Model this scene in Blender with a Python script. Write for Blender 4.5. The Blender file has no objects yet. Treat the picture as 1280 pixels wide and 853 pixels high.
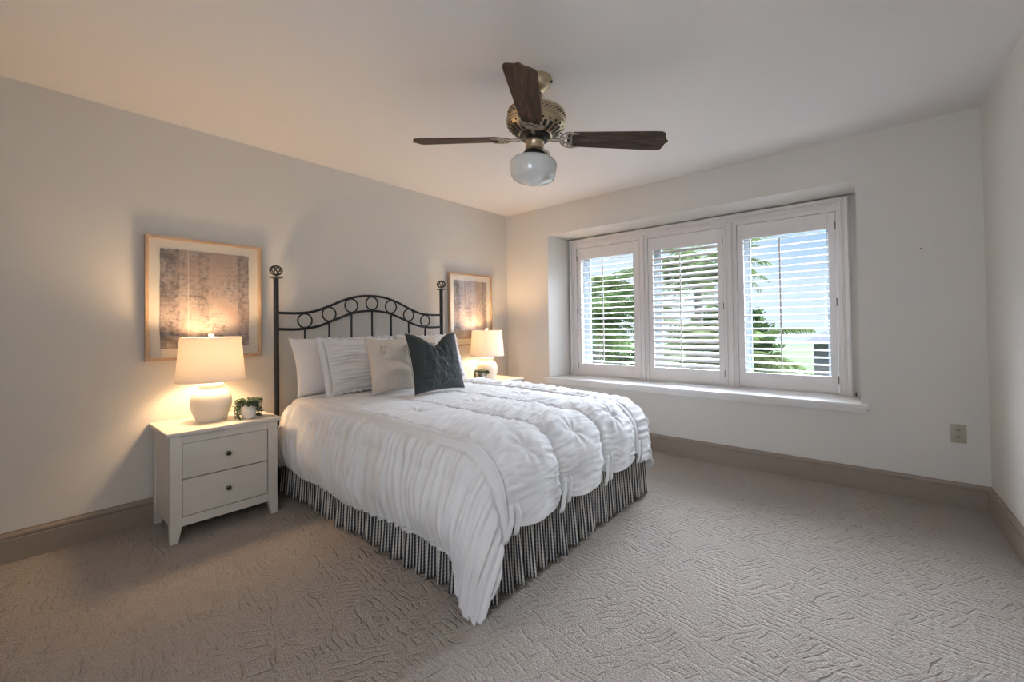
import bpy, bmesh, math, random
import numpy as np
from mathutils import Vector, Matrix, noise as mnoise

scene = bpy.context.scene
C = scene.collection
PI = math.pi
random.seed(7)

# ------------------------------------------------------------------ camera
f_px, yaw, pitch, roll = 534.15, 0.7079, 0.0153, -0.0127
F = Vector((-math.sin(yaw) * math.cos(pitch), math.cos(yaw) * math.cos(pitch), math.sin(pitch)))
R0 = Vector((math.cos(yaw), math.sin(yaw), 0))
U0 = R0.cross(F)
RR = R0 * math.cos(roll) + U0 * math.sin(roll)
UU = -R0 * math.sin(roll) + U0 * math.cos(roll)
cd = bpy.data.cameras.new('camera')
cam = bpy.data.objects.new('camera', cd)
C.objects.link(cam)
cd.sensor_fit = 'HORIZONTAL'
cd.sensor_width = 36.0
cd.lens = f_px / 1280 * 36.0
cd.shift_y = -27.77 / 1280
cd.clip_start = 0.02
cd.clip_end = 400
cam.matrix_world = Matrix(((RR.x, UU.x, -F.x, 3.3225), (RR.y, UU.y, -F.y, -3.8007),
                           (RR.z, UU.z, -F.z, 1.1518), (0, 0, 0, 1)))
scene.camera = cam

# ------------------------------------------------------------------ light
EXPOSURE = 0.66
SKY_STRENGTH = 1.3
SUN_STRENGTH = 3.0
FILL_POWER = 11.5
LAMP_POWER = 14.0
vs = scene.view_settings
vs.view_transform = 'Standard'
vs.look = 'None'
vs.exposure = EXPOSURE
vs.gamma = 1.0
vs.use_curve_mapping = False

world = bpy.data.worlds.new('world')
scene.world = world
world.use_nodes = True
wt = world.node_tree
wt.nodes.clear()
wo = wt.nodes.new('ShaderNodeOutputWorld')
bg = wt.nodes.new('ShaderNodeBackground')
tc = wt.nodes.new('ShaderNodeTexCoord')
sp = wt.nodes.new('ShaderNodeSeparateXYZ')
rp = wt.nodes.new('ShaderNodeValToRGB')
ns = wt.nodes.new('ShaderNodeTexNoise')
nr = wt.nodes.new('ShaderNodeValToRGB')
mx = wt.nodes.new('ShaderNodeMixRGB')
wt.links.new(tc.outputs['Generated'], sp.inputs[0])
wt.links.new(sp.outputs['Z'], rp.inputs[0])
rp.color_ramp.elements[0].position = 0.0
rp.color_ramp.elements[0].color = (0.42, 0.50, 0.58, 1)
rp.color_ramp.elements[1].position = 0.34
rp.color_ramp.elements[1].color = (27.0, 30.0, 35.0, 1)
e = rp.color_ramp.elements.new(0.165)
e.color = (0.24, 0.35, 0.50, 1)
e = rp.color_ramp.elements.new(0.52)
e.color = (27.0, 30.0, 35.0, 1)
e = rp.color_ramp.elements.new(0.66)
e.color = (3.0, 3.6, 4.6, 1)
e = rp.color_ramp.elements.new(1.0)
e.color = (0.8, 1.1, 1.6, 1)
e = rp.color_ramp.elements.new(0.24)
e.color = (1.2, 1.5, 1.9, 1)
ns.inputs['Scale'].default_value = 3.2
ns.inputs['Detail'].default_value = 6
wt.links.new(tc.outputs['Generated'], ns.inputs['Vector'])
wt.links.new(ns.outputs['Fac'], nr.inputs[0])
nr.color_ramp.elements[0].position = 0.45
nr.color_ramp.elements[0].color = (0, 0, 0, 1)
nr.color_ramp.elements[1].position = 0.68
nr.color_ramp.elements[1].color = (0.8, 0.8, 0.8, 1)
wt.links.new(nr.outputs[0], mx.inputs[0])
wt.links.new(rp.outputs[0], mx.inputs[1])
mx.inputs[2].default_value = (0.52, 0.56, 0.60, 1)
mx.blend_type = 'LIGHTEN'
# the bright hazy part of the sky stands in front of the bay window (+y side)
yr = wt.nodes.new('ShaderNodeMapRange')
yr.interpolation_type = 'SMOOTHSTEP'
yr.inputs['From Min'].default_value = 0.05
yr.inputs['From Max'].default_value = 0.60
wt.links.new(sp.outputs['Y'], yr.inputs['Value'])
m2 = wt.nodes.new('ShaderNodeMixRGB')
wt.links.new(yr.outputs[0], m2.inputs[0])
m2.inputs[1].default_value = (0.55, 0.72, 1.0, 1)
wt.links.new(mx.outputs[0], m2.inputs[2])
wt.links.new(m2.outputs[0], bg.inputs['Color'])
bg.inputs['Strength'].default_value = SKY_STRENGTH
wt.links.new(bg.outputs[0], wo.inputs[0])


def light(name, kind, loc, energy, color, rot=None, **kw):
    d = bpy.data.lights.new(name, kind)
    d.energy = energy
    d.color = color
    for k, v in kw.items():
        setattr(d, k, v)
    o = bpy.data.objects.new(name, d)
    o.location = loc
    if rot is not None:
        o.rotation_euler = rot
    C.objects.link(o)
    return o


# sun behind the house, lighting the garden
light('sun', 'SUN', (0, -20, 30), SUN_STRENGTH, (1.0, 0.95, 0.86),
      rot=Vector((-0.62, 0.30, -0.72)).to_track_quat('-Z', 'Y').to_euler(), angle=0.01)
# added fill light, standing in a made-up window opening behind the camera
fill = light('added_rear_fill', 'AREA', (3.05, -4.68, 1.5), FILL_POWER, (0.93, 0.96, 1.0),
             rot=(math.radians(90), 0, 0), shape='RECTANGLE', size=0.9, size_y=1.1)
# sky portal in front of the bay window
pl = light('bay_window_portal', 'AREA', (1.93, 0.62, 1.3), 1.0, (1, 1, 1),
           rot=(math.radians(-90), 0, 0), shape='RECTANGLE', size=2.6, size_y=1.5)
pl.data.cycles.is_portal = True


# ------------------------------------------------------------------ materials
def new_mat(name):
    m = bpy.data.materials.new(name)
    m.use_nodes = True
    return m, m.node_tree, m.node_tree.nodes['Principled BSDF']


def mat(name, col, rough=0.5, metal=0.0, spec=0.5, bump=None, var=None, sheen=0.0):
    m, nt, b = new_mat(name)
    b.inputs['Base Color'].default_value = (*col, 1)
    b.inputs['Roughness'].default_value = rough
    b.inputs['Metallic'].default_value = metal
    b.inputs['Specular IOR Level'].default_value = spec
    if sheen:
        b.inputs['Sheen Weight'].default_value = sheen
    t = nt.nodes.new('ShaderNodeTexCoord')
    if bump:
        sc, st, dist = bump
        n = nt.nodes.new('ShaderNodeTexNoise')
        n.inputs['Scale'].default_value = sc
        n.inputs['Detail'].default_value = 4
        nt.links.new(t.outputs['Object'], n.inputs['Vector'])
        bp = nt.nodes.new('ShaderNodeBump')
        bp.inputs['Strength'].default_value = st
        bp.inputs['Distance'].default_value = dist
        nt.links.new(n.outputs['Fac'], bp.inputs['Height'])
        nt.links.new(bp.outputs[0], b.inputs['Normal'])
    if var:
        sc, amt = var
        n = nt.nodes.new('ShaderNodeTexNoise')
        n.inputs['Scale'].default_value = sc
        n.inputs['Detail'].default_value = 5
        nt.links.new(t.outputs['Object'], n.inputs['Vector'])
        r = nt.nodes.new('ShaderNodeValToRGB')
        r.color_ramp.elements[0].position = 0.3
        r.color_ramp.elements[1].position = 0.7
        r.color_ramp.elements[0].color = (*[c * (1 - amt) for c in col], 1)
        r.color_ramp.elements[1].color = (*[min(1, c * (1 + amt)) for c in col], 1)
        nt.links.new(n.outputs['Fac'], r.inputs[0])
        nt.links.new(r.outputs[0], b.inputs['Base Color'])
    return m


def math_node(nt, op, a, b=None):
    n = nt.nodes.new('ShaderNodeMath')
    n.operation = op
    for i, v in enumerate((a, b)):
        if v is None:
            continue
        if isinstance(v, (int, float)):
            n.inputs[i].default_value = v
        else:
            nt.links.new(v, n.inputs[i])
    return n.outputs[0]


def ramp(nt, src, stops):
    r = nt.nodes.new('ShaderNodeValToRGB')
    el = r.color_ramp.elements
    while len(el) < len(stops):
        el.new(0.5)
    for i, (p, c) in enumerate(stops):
        el[i].position = p
        el[i].color = (*c, 1) if len(c) == 3 else c
    nt.links.new(src, r.inputs[0])
    return r.outputs[0]


M = {}
M['wall'] = mat('wall_paint', (0.70, 0.67, 0.625), 0.6, spec=0.25, bump=(140, 0.08, 0.002), var=(1.2, 0.015))
M['ceiling'] = mat('ceiling_paint', (0.78, 0.755, 0.735), 0.8, spec=0.15, bump=(120, 0.06, 0.002))
M['trim_taupe'] = mat('taupe_trim_paint', (0.31, 0.255, 0.21), 0.4, spec=0.4)
M['trim_white'] = mat('white_trim_paint', (0.76, 0.715, 0.69), 0.4, spec=0.4)
M['sill'] = mat('sill_paint', (0.80, 0.78, 0.75), 0.3, spec=0.45)
M['shutter'] = mat('shutter_paint', (0.78, 0.745, 0.725), 0.38, spec=0.4)
M['sash'] = mat('sash_paint', (0.34, 0.40, 0.46), 0.4)
M['black_iron'] = mat('black_iron', (0.018, 0.020, 0.024), 0.38, metal=0.3, spec=0.5)
M['cream_paint'] = mat('cream_furniture_paint', (0.70, 0.66, 0.60), 0.4, spec=0.4, var=(6, 0.03))
M['bronze'] = mat('dark_bronze', (0.08, 0.065, 0.05), 0.35, metal=0.8)
M['ceramic'] = mat('ivory_ceramic', (0.80, 0.74, 0.66), 0.28, spec=0.5, bump=(30, 0.05, 0.004))
M['pot'] = mat('white_pot_glaze', (0.80, 0.79, 0.77), 0.35, var=(40, 0.05))
M['leaf'] = mat('succulent_leaf', (0.055, 0.10, 0.05), 0.45, var=(60, 0.4))
M['soil'] = mat('potting_soil', (0.05, 0.035, 0.025), 0.9)
M['oak'] = mat('pale_oak', (0.52, 0.36, 0.23), 0.45, var=(18, 0.12))
M['matboard'] = mat('cream_matboard', (0.80, 0.76, 0.67), 0.8, spec=0.1)
M['brass'] = mat('antique_brass', (0.56, 0.46, 0.32), 0.36, metal=1.0, var=(20, 0.2))
M['pewter'] = mat('brushed_pewter', (0.42, 0.37, 0.31), 0.35, metal=1.0)
M['dark_metal'] = mat('dark_metal', (0.03, 0.028, 0.026), 0.4, metal=0.6)
M['almond'] = mat('almond_plastic', (0.42, 0.38, 0.30), 0.35)
M['slot'] = mat('dark_slot', (0.02, 0.018, 0.015), 0.6)
M['white_cotton'] = mat('white_cotton', (0.80, 0.79, 0.79), 0.85, spec=0.15, bump=(420, 0.12, 0.002), sheen=0.2)
M['comforter'] = mat('comforter_cotton', (0.80, 0.795, 0.80), 0.8, spec=0.18, bump=(260, 0.15, 0.002), sheen=0.2)
M['sham_cotton'] = mat('ruched_cotton', (0.78, 0.755, 0.73), 0.85, spec=0.15, bump=(300, 0.15, 0.002))
M['beige_linen'] = mat('beige_linen', (0.66, 0.585, 0.50), 0.9, spec=0.1, bump=(380, 0.25, 0.002), var=(50, 0.03))
M['green_velvet'] = mat('dark_green_velvet', (0.046, 0.052, 0.052), 0.75, spec=0.2, bump=(200, 0.12, 0.002), sheen=0.12)
M['mattress'] = mat('mattress_ticking', (0.7, 0.68, 0.64), 0.9)
M['bulb'] = None


def carpet():
    m, nt, b = new_mat('loop_carpet')
    b.inputs['Roughness'].default_value = 0.95
    b.inputs['Specular IOR Level'].default_value = 0.05
    t = nt.nodes.new('ShaderNodeTexCoord')
    mp = nt.nodes.new('ShaderNodeMapping')
    mp.inputs['Rotation'].default_value = (0, 0, math.radians(18))
    nt.links.new(t.outputs['Object'], mp.inputs[0])
    P = mp.outputs[0]
    wn = nt.nodes.new('ShaderNodeTexNoise')
    wn.inputs['Scale'].default_value = 7
    wn.inputs['Detail'].default_value = 1.5
    nt.links.new(P, wn.inputs['Vector'])
    ad = nt.nodes.new('ShaderNodeVectorMath')
    ad.operation = 'MULTIPLY_ADD'
    nt.links.new(wn.outputs['Color'], ad.inputs[0])
    ad.inputs[1].default_value = (0.07, 0.07, 0)
    nt.links.new(P, ad.inputs[2])

    def wave(rotz, scale, _=0):
        mm = nt.nodes.new('ShaderNodeMapping')
        mm.inputs['Rotation'].default_value = (0, 0, math.radians(rotz))
        nt.links.new(ad.outputs[0], mm.inputs[0])
        w = nt.nodes.new('ShaderNodeTexWave')
        w.wave_type = 'BANDS'
        w.bands_direction = 'X'
        w.inputs['Scale'].default_value = scale
        w.inputs['Distortion'].default_value = 1.2
        w.inputs['Detail'].default_value = 1
        w.inputs['Detail Scale'].default_value = 1.5
        nt.links.new(mm.outputs[0], w.inputs['Vector'])
        return w.outputs['Fac']
    w1 = wave(12, 11.5)
    w2 = wave(78, 11.5)
    w3 = wave(48, 9)
    vo = nt.nodes.new('ShaderNodeTexVoronoi')
    vo.distance = 'CHEBYCHEV'
    vo.inputs['Scale'].default_value = 10.0
    vo.inputs['Randomness'].default_value = 0.8
    nt.links.new(ad.outputs[0], vo.inputs['Vector'])
    sc = nt.nodes.new('ShaderNodeSeparateColor')
    nt.links.new(vo.outputs['Color'], sc.inputs[0])
    rg = math_node(nt, 'MULTIPLY_ADD' if False else 'MULTIPLY', vo.outputs['Distance'], 2 * PI * 3.4)
    ringw = math_node(nt, 'ADD', math_node(nt, 'MULTIPLY', math_node(nt, 'COSINE', rg), 0.5), 0.5)
    sel1 = math_node(nt, 'GREATER_THAN', sc.outputs[0], 0.45)
    sel2 = math_node(nt, 'GREATER_THAN', sc.outputs[1], 0.55)
    mA = nt.nodes.new('ShaderNodeMix')
    nt.links.new(sel1, mA.inputs[0]); nt.links.new(w1, mA.inputs[2]); nt.links.new(w2, mA.inputs[3])
    mB = nt.nodes.new('ShaderNodeMix')
    nt.links.new(sel2, mB.inputs[0]); nt.links.new(mA.outputs[0], mB.inputs[2]); nt.links.new(ringw, mB.inputs[3])
    groove = ramp(nt, mB.outputs[0], [(0.04, (0, 0, 0)), (0.42, (1, 1, 1))])
    fn = nt.nodes.new('ShaderNodeTexVoronoi')
    fn.inputs['Scale'].default_value = 150
    nt.links.new(P, fn.inputs['Vector'])
    pile = math_node(nt, 'MULTIPLY', fn.outputs['Distance'], -0.55)
    bk = nt.nodes.new('ShaderNodeTexNoise')
    bk.inputs['Scale'].default_value = 16
    bk.inputs['Detail'].default_value = 2
    nt.links.new(P, bk.inputs['Vector'])
    brk = ramp(nt, bk.outputs['Fac'], [(0.40, (1, 1, 1)), (0.60, (0.12, 0.12, 0.12))])
    groove = math_node(nt, 'SUBTRACT', 1.0, math_node(nt, 'MULTIPLY', math_node(nt, 'SUBTRACT', 1.0, groove), brk))
    h = math_node(nt, 'ADD', groove, pile)
    bp = nt.nodes.new('ShaderNodeBump')
    bp.inputs['Strength'].default_value = 0.9
    bp.inputs['Distance'].default_value = 0.008
    nt.links.new(h, bp.inputs['Height'])
    nt.links.new(bp.outputs[0], b.inputs['Normal'])
    n2 = nt.nodes.new('ShaderNodeTexNoise')
    n2.inputs['Scale'].default_value = 160
    n2.inputs['Detail'].default_value = 2
    nt.links.new(P, n2.inputs['Vector'])
    col = ramp(nt, n2.outputs['Fac'], [(0.3, (0.33, 0.288, 0.25)), (0.7, (0.485, 0.435, 0.39))])
    nt.links.new(col, b.inputs['Base Color'])
    return m


M['carpet'] = carpet()


def wood_dark():
    m, nt, b = new_mat('dark_walnut_blade')
    b.inputs['Roughness'].default_value = 0.6
    b.inputs['Specular IOR Level'].default_value = 0.25
    t = nt.nodes.new('ShaderNodeTexCoord')
    mp = nt.nodes.new('ShaderNodeMapping')
    mp.inputs['Scale'].default_value = (2.2, 16, 16)
    nt.links.new(t.outputs['Object'], mp.inputs[0])
    n = nt.nodes.new('ShaderNodeTexNoise')
    n.inputs['Scale'].default_value = 2.5
    n.inputs['Detail'].default_value = 6
    n.inputs['Distortion'].default_value = 1.2
    nt.links.new(mp.outputs[0], n.inputs['Vector'])
    c = ramp(nt, n.outputs['Fac'], [(0.32, (0.022, 0.013, 0.009)), (0.52, (0.062, 0.036, 0.024)), (0.72, (0.13, 0.08, 0.055))])
    nt.links.new(c, b.inputs['Base Color'])
    return m


M['walnut'] = wood_dark()


def rug_print():
    m, nt, b = new_mat('faded_rug_print')
    b.inputs['Roughness'].default_value = 0.85
    b.inputs['Specular IOR Level'].default_value = 0.1
    t = nt.nodes.new('ShaderNodeTexCoord')
    sx = nt.nodes.new('ShaderNodeSeparateXYZ')
    nt.links.new(t.outputs['Object'], sx.inputs[0])

    def noise(scale, vec, detail=4, rough=0.6):
        mp = nt.nodes.new('ShaderNodeMapping')
        mp.inputs['Scale'].default_value = vec
        nt.links.new(t.outputs['Object'], mp.inputs[0])
        n = nt.nodes.new('ShaderNodeTexNoise')
        n.inputs['Scale'].default_value = scale
        n.inputs['Detail'].default_value = detail
        n.inputs['Roughness'].default_value = rough
        nt.links.new(mp.outputs[0], n.inputs['Vector'])
        return n.outputs['Fac']
    # y across (-.235 .. .235): dark border stripes at both sides, motifs in the middle column
    y = sx.outputs['Y']
    left = math_node(nt, 'LESS_THAN', y, -0.145)
    right = math_node(nt, 'GREATER_THAN', y, 0.175)
    mid = math_node(nt, 'LESS_THAN', math_node(nt, 'ABSOLUTE', math_node(nt, 'ADD', y, 0.02)), 0.03)
    w = math_node(nt, 'ADD', math_node(nt, 'MULTIPLY', left, 0.085), math_node(nt, 'MULTIPLY', right, 0.08))
    w = math_node(nt, 'ADD', w, math_node(nt, 'MULTIPLY', mid, 0.07))
    a = noise(42, (1, 1, 1), 6, 0.72)
    c2 = noise(9, (1, 1, 0.7), 3, 0.6)
    s = math_node(nt, 'ADD', math_node(nt, 'MULTIPLY', a, 0.62), math_node(nt, 'MULTIPLY', c2, 0.38))
    s = math_node(nt, 'ADD', s, w)
    th = noise(1.0, (1, 6, 260), 2, 0.5)
    s = math_node(nt, 'ADD', s, math_node(nt, 'MULTIPLY', math_node(nt, 'SUBTRACT', th, 0.5), 0.30))
    base = ramp(nt, noise(6, (1, 1, 1), 3), [(0.3, (0.41, 0.305, 0.265)), (0.5, (0.45, 0.365, 0.325)), (0.7, (0.47, 0.415, 0.385))])
    fac = ramp(nt, s, [(0.51, (0, 0, 0)), (0.66, (1, 1, 1))])
    mxn = nt.nodes.new('ShaderNodeMixRGB')
    nt.links.new(fac, mxn.inputs[0]); nt.links.new(base, mxn.inputs[1])
    mxn.inputs[2].default_value = (0.15, 0.125, 0.12, 1)
    # pale woven line between field and border
    ln = math_node(nt, 'LESS_THAN', math_node(nt, 'ABSOLUTE', math_node(nt, 'ADD', y, 0.10)), 0.0025)
    mx2 = nt.nodes.new('ShaderNodeMixRGB')
    nt.links.new(math_node(nt, 'MULTIPLY', ln, 0.6), mx2.inputs[0]); nt.links.new(mxn.outputs[0], mx2.inputs[1])
    mx2.inputs[2].default_value = (0.72, 0.62, 0.55, 1)
    nt.links.new(mx2.outputs[0], b.inputs['Base Color'])
    return m


M['print'] = rug_print()


def plaid():
    m, nt, b = new_mat('black_cream_plaid')
    b.inputs['Roughness'].default_value = 0.9
    b.inputs['Specular IOR Level'].default_value = 0.1
    uv = nt.nodes.new('ShaderNodeUVMap')
    uv.uv_map = 'UVMap'
    s = nt.nodes.new('ShaderNodeSeparateXYZ')
    nt.links.new(uv.outputs[0], s.inputs[0])

    def stripe(src, period, duty):
        fr = math_node(nt, 'FRACT', math_node(nt, 'DIVIDE', src, period))
        return math_node(nt, 'LESS_THAN', fr, duty)
    vst = stripe(s.outputs[0], 0.021, 0.55)
    hst = stripe(s.outputs[1], 0.017, 0.5)
    k = math_node(nt, 'ADD', math_node(nt, 'MULTIPLY', vst, 0.72), math_node(nt, 'MULTIPLY', hst, 0.13))
    c = ramp(nt, k, [(0.0, (0.70, 0.67, 0.62)), (0.24, (0.46, 0.44, 0.41)), (0.72, (0.055, 0.06, 0.07)), (0.98, (0.022, 0.025, 0.032))])
    nt.links.new(c, b.inputs['Base Color'])
    return m


M['plaid'] = plaid()


def glass_mat(name, ior=1.45, tint=(1, 1, 1)):
    m = bpy.data.materials.new(name)
    m.use_nodes = True
    nt = m.node_tree
    nt.nodes.clear()
    o = nt.nodes.new('ShaderNodeOutputMaterial')
    tr = nt.nodes.new('ShaderNodeBsdfTransparent')
    tr.inputs[0].default_value = (*tint, 1)
    gl = nt.nodes.new('ShaderNodeBsdfGlossy')
    gl.inputs['Roughness'].default_value = 0.03
    fr = nt.nodes.new('ShaderNodeFresnel')
    fr.inputs['IOR'].default_value = ior
    mxs = nt.nodes.new('ShaderNodeMixShader')
    ge = nt.nodes.new('ShaderNodeNewGeometry')
    fm = math_node(nt, 'MULTIPLY', fr.outputs[0], math_node(nt, 'SUBTRACT', 1.0, ge.outputs['Backfacing']))
    nt.links.new(fm, mxs.inputs[0])
    nt.links.new(tr.outputs[0], mxs.inputs[1])
    nt.links.new(gl.outputs[0], mxs.inputs[2])
    nt.links.new(mxs.outputs[0], o.inputs[0])
    return m


M['glass'] = glass_mat('clear_glass', tint=(0.97, 0.98, 0.98))
M['glazing'] = glass_mat('picture_glazing', 2.3, (0.99, 0.99, 0.99))


def shade_mat():
    m = bpy.data.materials.new('white_linen_shade')
    m.use_nodes = True
    nt = m.node_tree
    nt.nodes.clear()
    o = nt.nodes.new('ShaderNodeOutputMaterial')
    d = nt.nodes.new('ShaderNodeBsdfDiffuse')
    d.inputs[0].default_value = (0.86, 0.83, 0.78, 1)
    tr = nt.nodes.new('ShaderNodeBsdfTranslucent')
    tr.inputs[0].default_value = (0.88, 0.80, 0.70, 1)
    t = nt.nodes.new('ShaderNodeTexCoord')
    n = nt.nodes.new('ShaderNodeTexNoise')
    n.inputs['Scale'].default_value = 250
    nt.links.new(t.outputs['Object'], n.inputs['Vector'])
    bp = nt.nodes.new('ShaderNodeBump')
    bp.inputs['Strength'].default_value = 0.15
    bp.inputs['Distance'].default_value = 0.001
    nt.links.new(n.outputs['Fac'], bp.inputs['Height'])
    nt.links.new(bp.outputs[0], d.inputs['Normal'])
    mxs = nt.nodes.new('ShaderNodeMixShader')
    mxs.inputs[0].default_value = 0.21
    nt.links.new(d.outputs[0], mxs.inputs[1])
    nt.links.new(tr.outputs[0], mxs.inputs[2])
    nt.links.new(mxs.outputs[0], o.inputs[0])
    return m


M['shade'] = shade_mat()
m, nt, b = new_mat('frosted_bulb')
b.inputs['Base Color'].default_value = (1, 0.9, 0.75, 1)
b.inputs['Emission Color'].default_value = (1, 0.72, 0.42, 1)
b.inputs['Emission Strength'].default_value = 6
M['bulb'] = m
m, nt, b = new_mat('milk_glass')
b.inputs['Base Color'].default_value = (0.74, 0.76, 0.74, 1)
b.inputs['Roughness'].default_value = 0.08
b.inputs['Specular IOR Level'].default_value = 0.6
b.inputs['Transmission Weight'].default_value = 0.12
b.inputs['Coat Weight'].default_value = 0.8
b.inputs['Coat Roughness'].default_value = 0.03
M['milk_glass'] = m


# ------------------------------------------------------------------ mesh helpers
def add_box(bm, x0, x1, y0, y1, z0, z1, bev=0.0):
    b2 = bmesh.new()
    vs_ = [b2.verts.new((x, y, z)) for x in (x0, x1) for y in (y0, y1) for z in (z0, z1)]
    for f in ((0, 1, 3, 2), (4, 6, 7, 5), (0, 4, 5, 1), (2, 3, 7, 6), (0, 2, 6, 4), (1, 5, 7, 3)):
        b2.faces.new([vs_[i] for i in f])
    if bev:
        bmesh.ops.bevel(b2, geom=b2.edges[:], offset=bev, segments=2, profile=0.6, affect='EDGES')
    merge(bm, b2)


def merge(bm, b2, mtx=None):
    if mtx is not None:
        bmesh.ops.transform(b2, matrix=mtx, verts=b2.verts[:])
    me = bpy.data.meshes.new('tmp')
    b2.to_mesh(me)
    b2.free()
    bm.from_mesh(me)
    bpy.data.meshes.remove(me)


def add_prism(bm, pts, z0, z1, bev=0.0):
    """plan polygon (x,y) extruded in z"""
    b2 = bmesh.new()
    lo = [b2.verts.new((x, y, z0)) for x, y in pts]
    hi = [b2.verts.new((x, y, z1)) for x, y in pts]
    n = len(pts)
    b2.faces.new(lo[::-1])
    b2.faces.new(hi)
    for i in range(n):
        b2.faces.new((lo[i], lo[(i + 1) % n], hi[(i + 1) % n], hi[i]))
    bmesh.ops.recalc_face_normals(b2, faces=b2.faces[:])
    if bev:
        bmesh.ops.bevel(b2, geom=b2.edges[:], offset=bev, segments=2, profile=0.6, affect='EDGES')
    merge(bm, b2)


def add_lathe(bm, prof, seg=48, center=(0, 0, 0), cap=True):
    b2 = bmesh.new()
    rings = []
    for r, z in prof:
        rings.append([b2.verts.new((center[0] + r * math.cos(2 * PI * i / seg), center[1] + r * math.sin(2 * PI * i / seg), center[2] + z)) for i in range(seg)])
    for a, b_ in zip(rings, rings[1:]):
        for i in range(seg):
            j = (i + 1) % seg
            b2.faces.new((a[i], a[j], b_[j], b_[i]))
    if cap:
        b2.faces.new(rings[0][::-1])
        b2.faces.new(rings[-1])
    bmesh.ops.recalc_face_normals(b2, faces=b2.faces[:])
    merge(bm, b2)


def add_tube(bm, pts, rad, seg=10, closed=False):
    pts = [Vector(p) for p in pts]
    n = len(pts)
    b2 = bmesh.new()
    rings = []
    prev = None
    for i, p in enumerate(pts):
        if closed:
            t = (pts[(i + 1) % n] - pts[i - 1]).normalized()
        else:
            t = (pts[min(i + 1, n - 1)] - pts[max(i - 1, 0)]).normalized()
        if prev is None:
            a = Vector((0, 0, 1)) if abs(t.z) < 0.9 else Vector((1, 0, 0))
            nrm = (a - t * a.dot(t)).normalized()
        else:
            nrm = (prev - t * prev.dot(t)).normalized()
        prev = nrm
        bn = t.cross(nrm)
        r = rad[i] if isinstance(rad, (list, tuple)) else rad
        rings.append([b2.verts.new(p + (nrm * math.cos(2 * PI * k / seg) + bn * math.sin(2 * PI * k / seg)) * r) for k in range(seg)])
    rng = range(n) if closed else range(n - 1)
    for i in rng:
        a, b_ = rings[i], rings[(i + 1) % n]
        for k in range(seg):
            j = (k + 1) % seg
            b2.faces.new((a[k], a[j], b_[j], b_[k]))
    if not closed:
        b2.faces.new(rings[0][::-1])
        b2.faces.new(rings[-1])
    bmesh.ops.recalc_face_normals(b2, faces=b2.faces[:])
    merge(bm, b2)


def add_ball(bm, c, r, sx=1, sy=1, sz=1, sub=2, mtx=None):
    b2 = bmesh.new()
    bmesh.ops.create_icosphere(b2, subdivisions=sub, radius=r)
    m4 = Matrix.Translation(c) @ (mtx if mtx is not None else Matrix()) @ Matrix.Diagonal((sx, sy, sz, 1))
    merge(bm, b2, m4)


def obj(name, bm, material, parent=None, smooth=True, loc=None, rot=None, angle=40):
    me = bpy.data.meshes.new(name)
    bm.to_mesh(me)
    bm.free()
    return link_mesh(name, me, material, parent, smooth, loc, rot, angle)


def link_mesh(name, me, material, parent=None, smooth=True, loc=None, rot=None, angle=40):
    me.materials.append(material)
    if smooth:
        me.shade_smooth()
        if angle < 180:
            try:
                me.set_sharp_from_angle(angle=math.radians(angle))
            except Exception:
                pass
    o = bpy.data.objects.new(name, me)
    C.objects.link(o)
    if parent is not None:
        o.parent = parent
    if loc is not None:
        o.location = loc
    if rot is not None:
        o.rotation_euler = rot
    return o


def np_mesh(name, verts, faces, uv=None):
    me = bpy.data.meshes.new(name)
    me.from_pydata([tuple(v) for v in verts], [], [tuple(f) for f in faces])
    if uv is not None:
        ul = me.uv_layers.new(name='UVMap')
        li = np.zeros(len(me.loops), dtype=np.int32)
        me.loops.foreach_get('vertex_index', li)
        ul.data.foreach_set('uv', np.asarray(uv, dtype=np.float32)[li].ravel())
    me.update()
    return me


def grid_faces(nu, nv, closed_u=False):
    i = np.arange(nu if closed_u else nu - 1)
    j = np.arange(nv - 1)
    I, J = np.meshgrid(i, j, indexing='ij')
    I2 = (I + 1) % nu
    return np.stack([I * nv + J, I2 * nv + J, I2 * nv + J + 1, I * nv + J + 1], -1).reshape(-1, 4)


def thing(name, label, cat, loc=(0, 0, 0), rot=(0, 0, 0), group=None):
    o = bpy.data.objects.new(name, None)
    o.empty_display_size = 0.1
    C.objects.link(o)
    o.location = loc
    o.rotation_euler = rot
    return tag(o, label, cat, group)


def tag(o, label, cat, group=None):
    o['label'] = label
    o['category'] = cat
    if group:
        o['group'] = group
    return o


def struct(o):
    o['kind'] = 'structure'
    return o


def dup(root, loc, label, rot=None):
    r = root.copy()
    C.objects.link(r)
    r.location = loc
    if rot is not None:
        r.rotation_euler = rot
    r['label'] = label
    for ch in list(root.children):
        c = ch.copy()
        C.objects.link(c)
        c.parent = r
        for g in list(ch.children):
            d = g.copy()
            C.objects.link(d)
            d.parent = c
    return r


# smooth value noise in numpy ------------------------------------------------
def vnoise(x, y, seed=0):
    x = np.asarray(x, dtype=float); y = np.asarray(y, dtype=float)
    xi = np.floor(x).astype(np.int64); yi = np.floor(y).astype(np.int64)
    xf = x - xi; yf = y - yi
    u = xf * xf * xf * (xf * (xf * 6 - 15) + 10)
    v = yf * yf * yf * (yf * (yf * 6 - 15) + 10)

    def h(a, b):
        n = (a * 374761393 + b * 668265263 + seed * 1274126177) & 0x7fffffff
        n = ((n ^ (n >> 13)) * 1274126177) & 0x7fffffff
        n = n ^ (n >> 16)
        return (n & 0xffff) / 32767.5 - 1.0
    a = h(xi, yi) * (1 - u) + h(xi + 1, yi) * u
    b = h(xi, yi + 1) * (1 - u) + h(xi + 1, yi + 1) * u
    return a * (1 - v) + b * v


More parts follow.
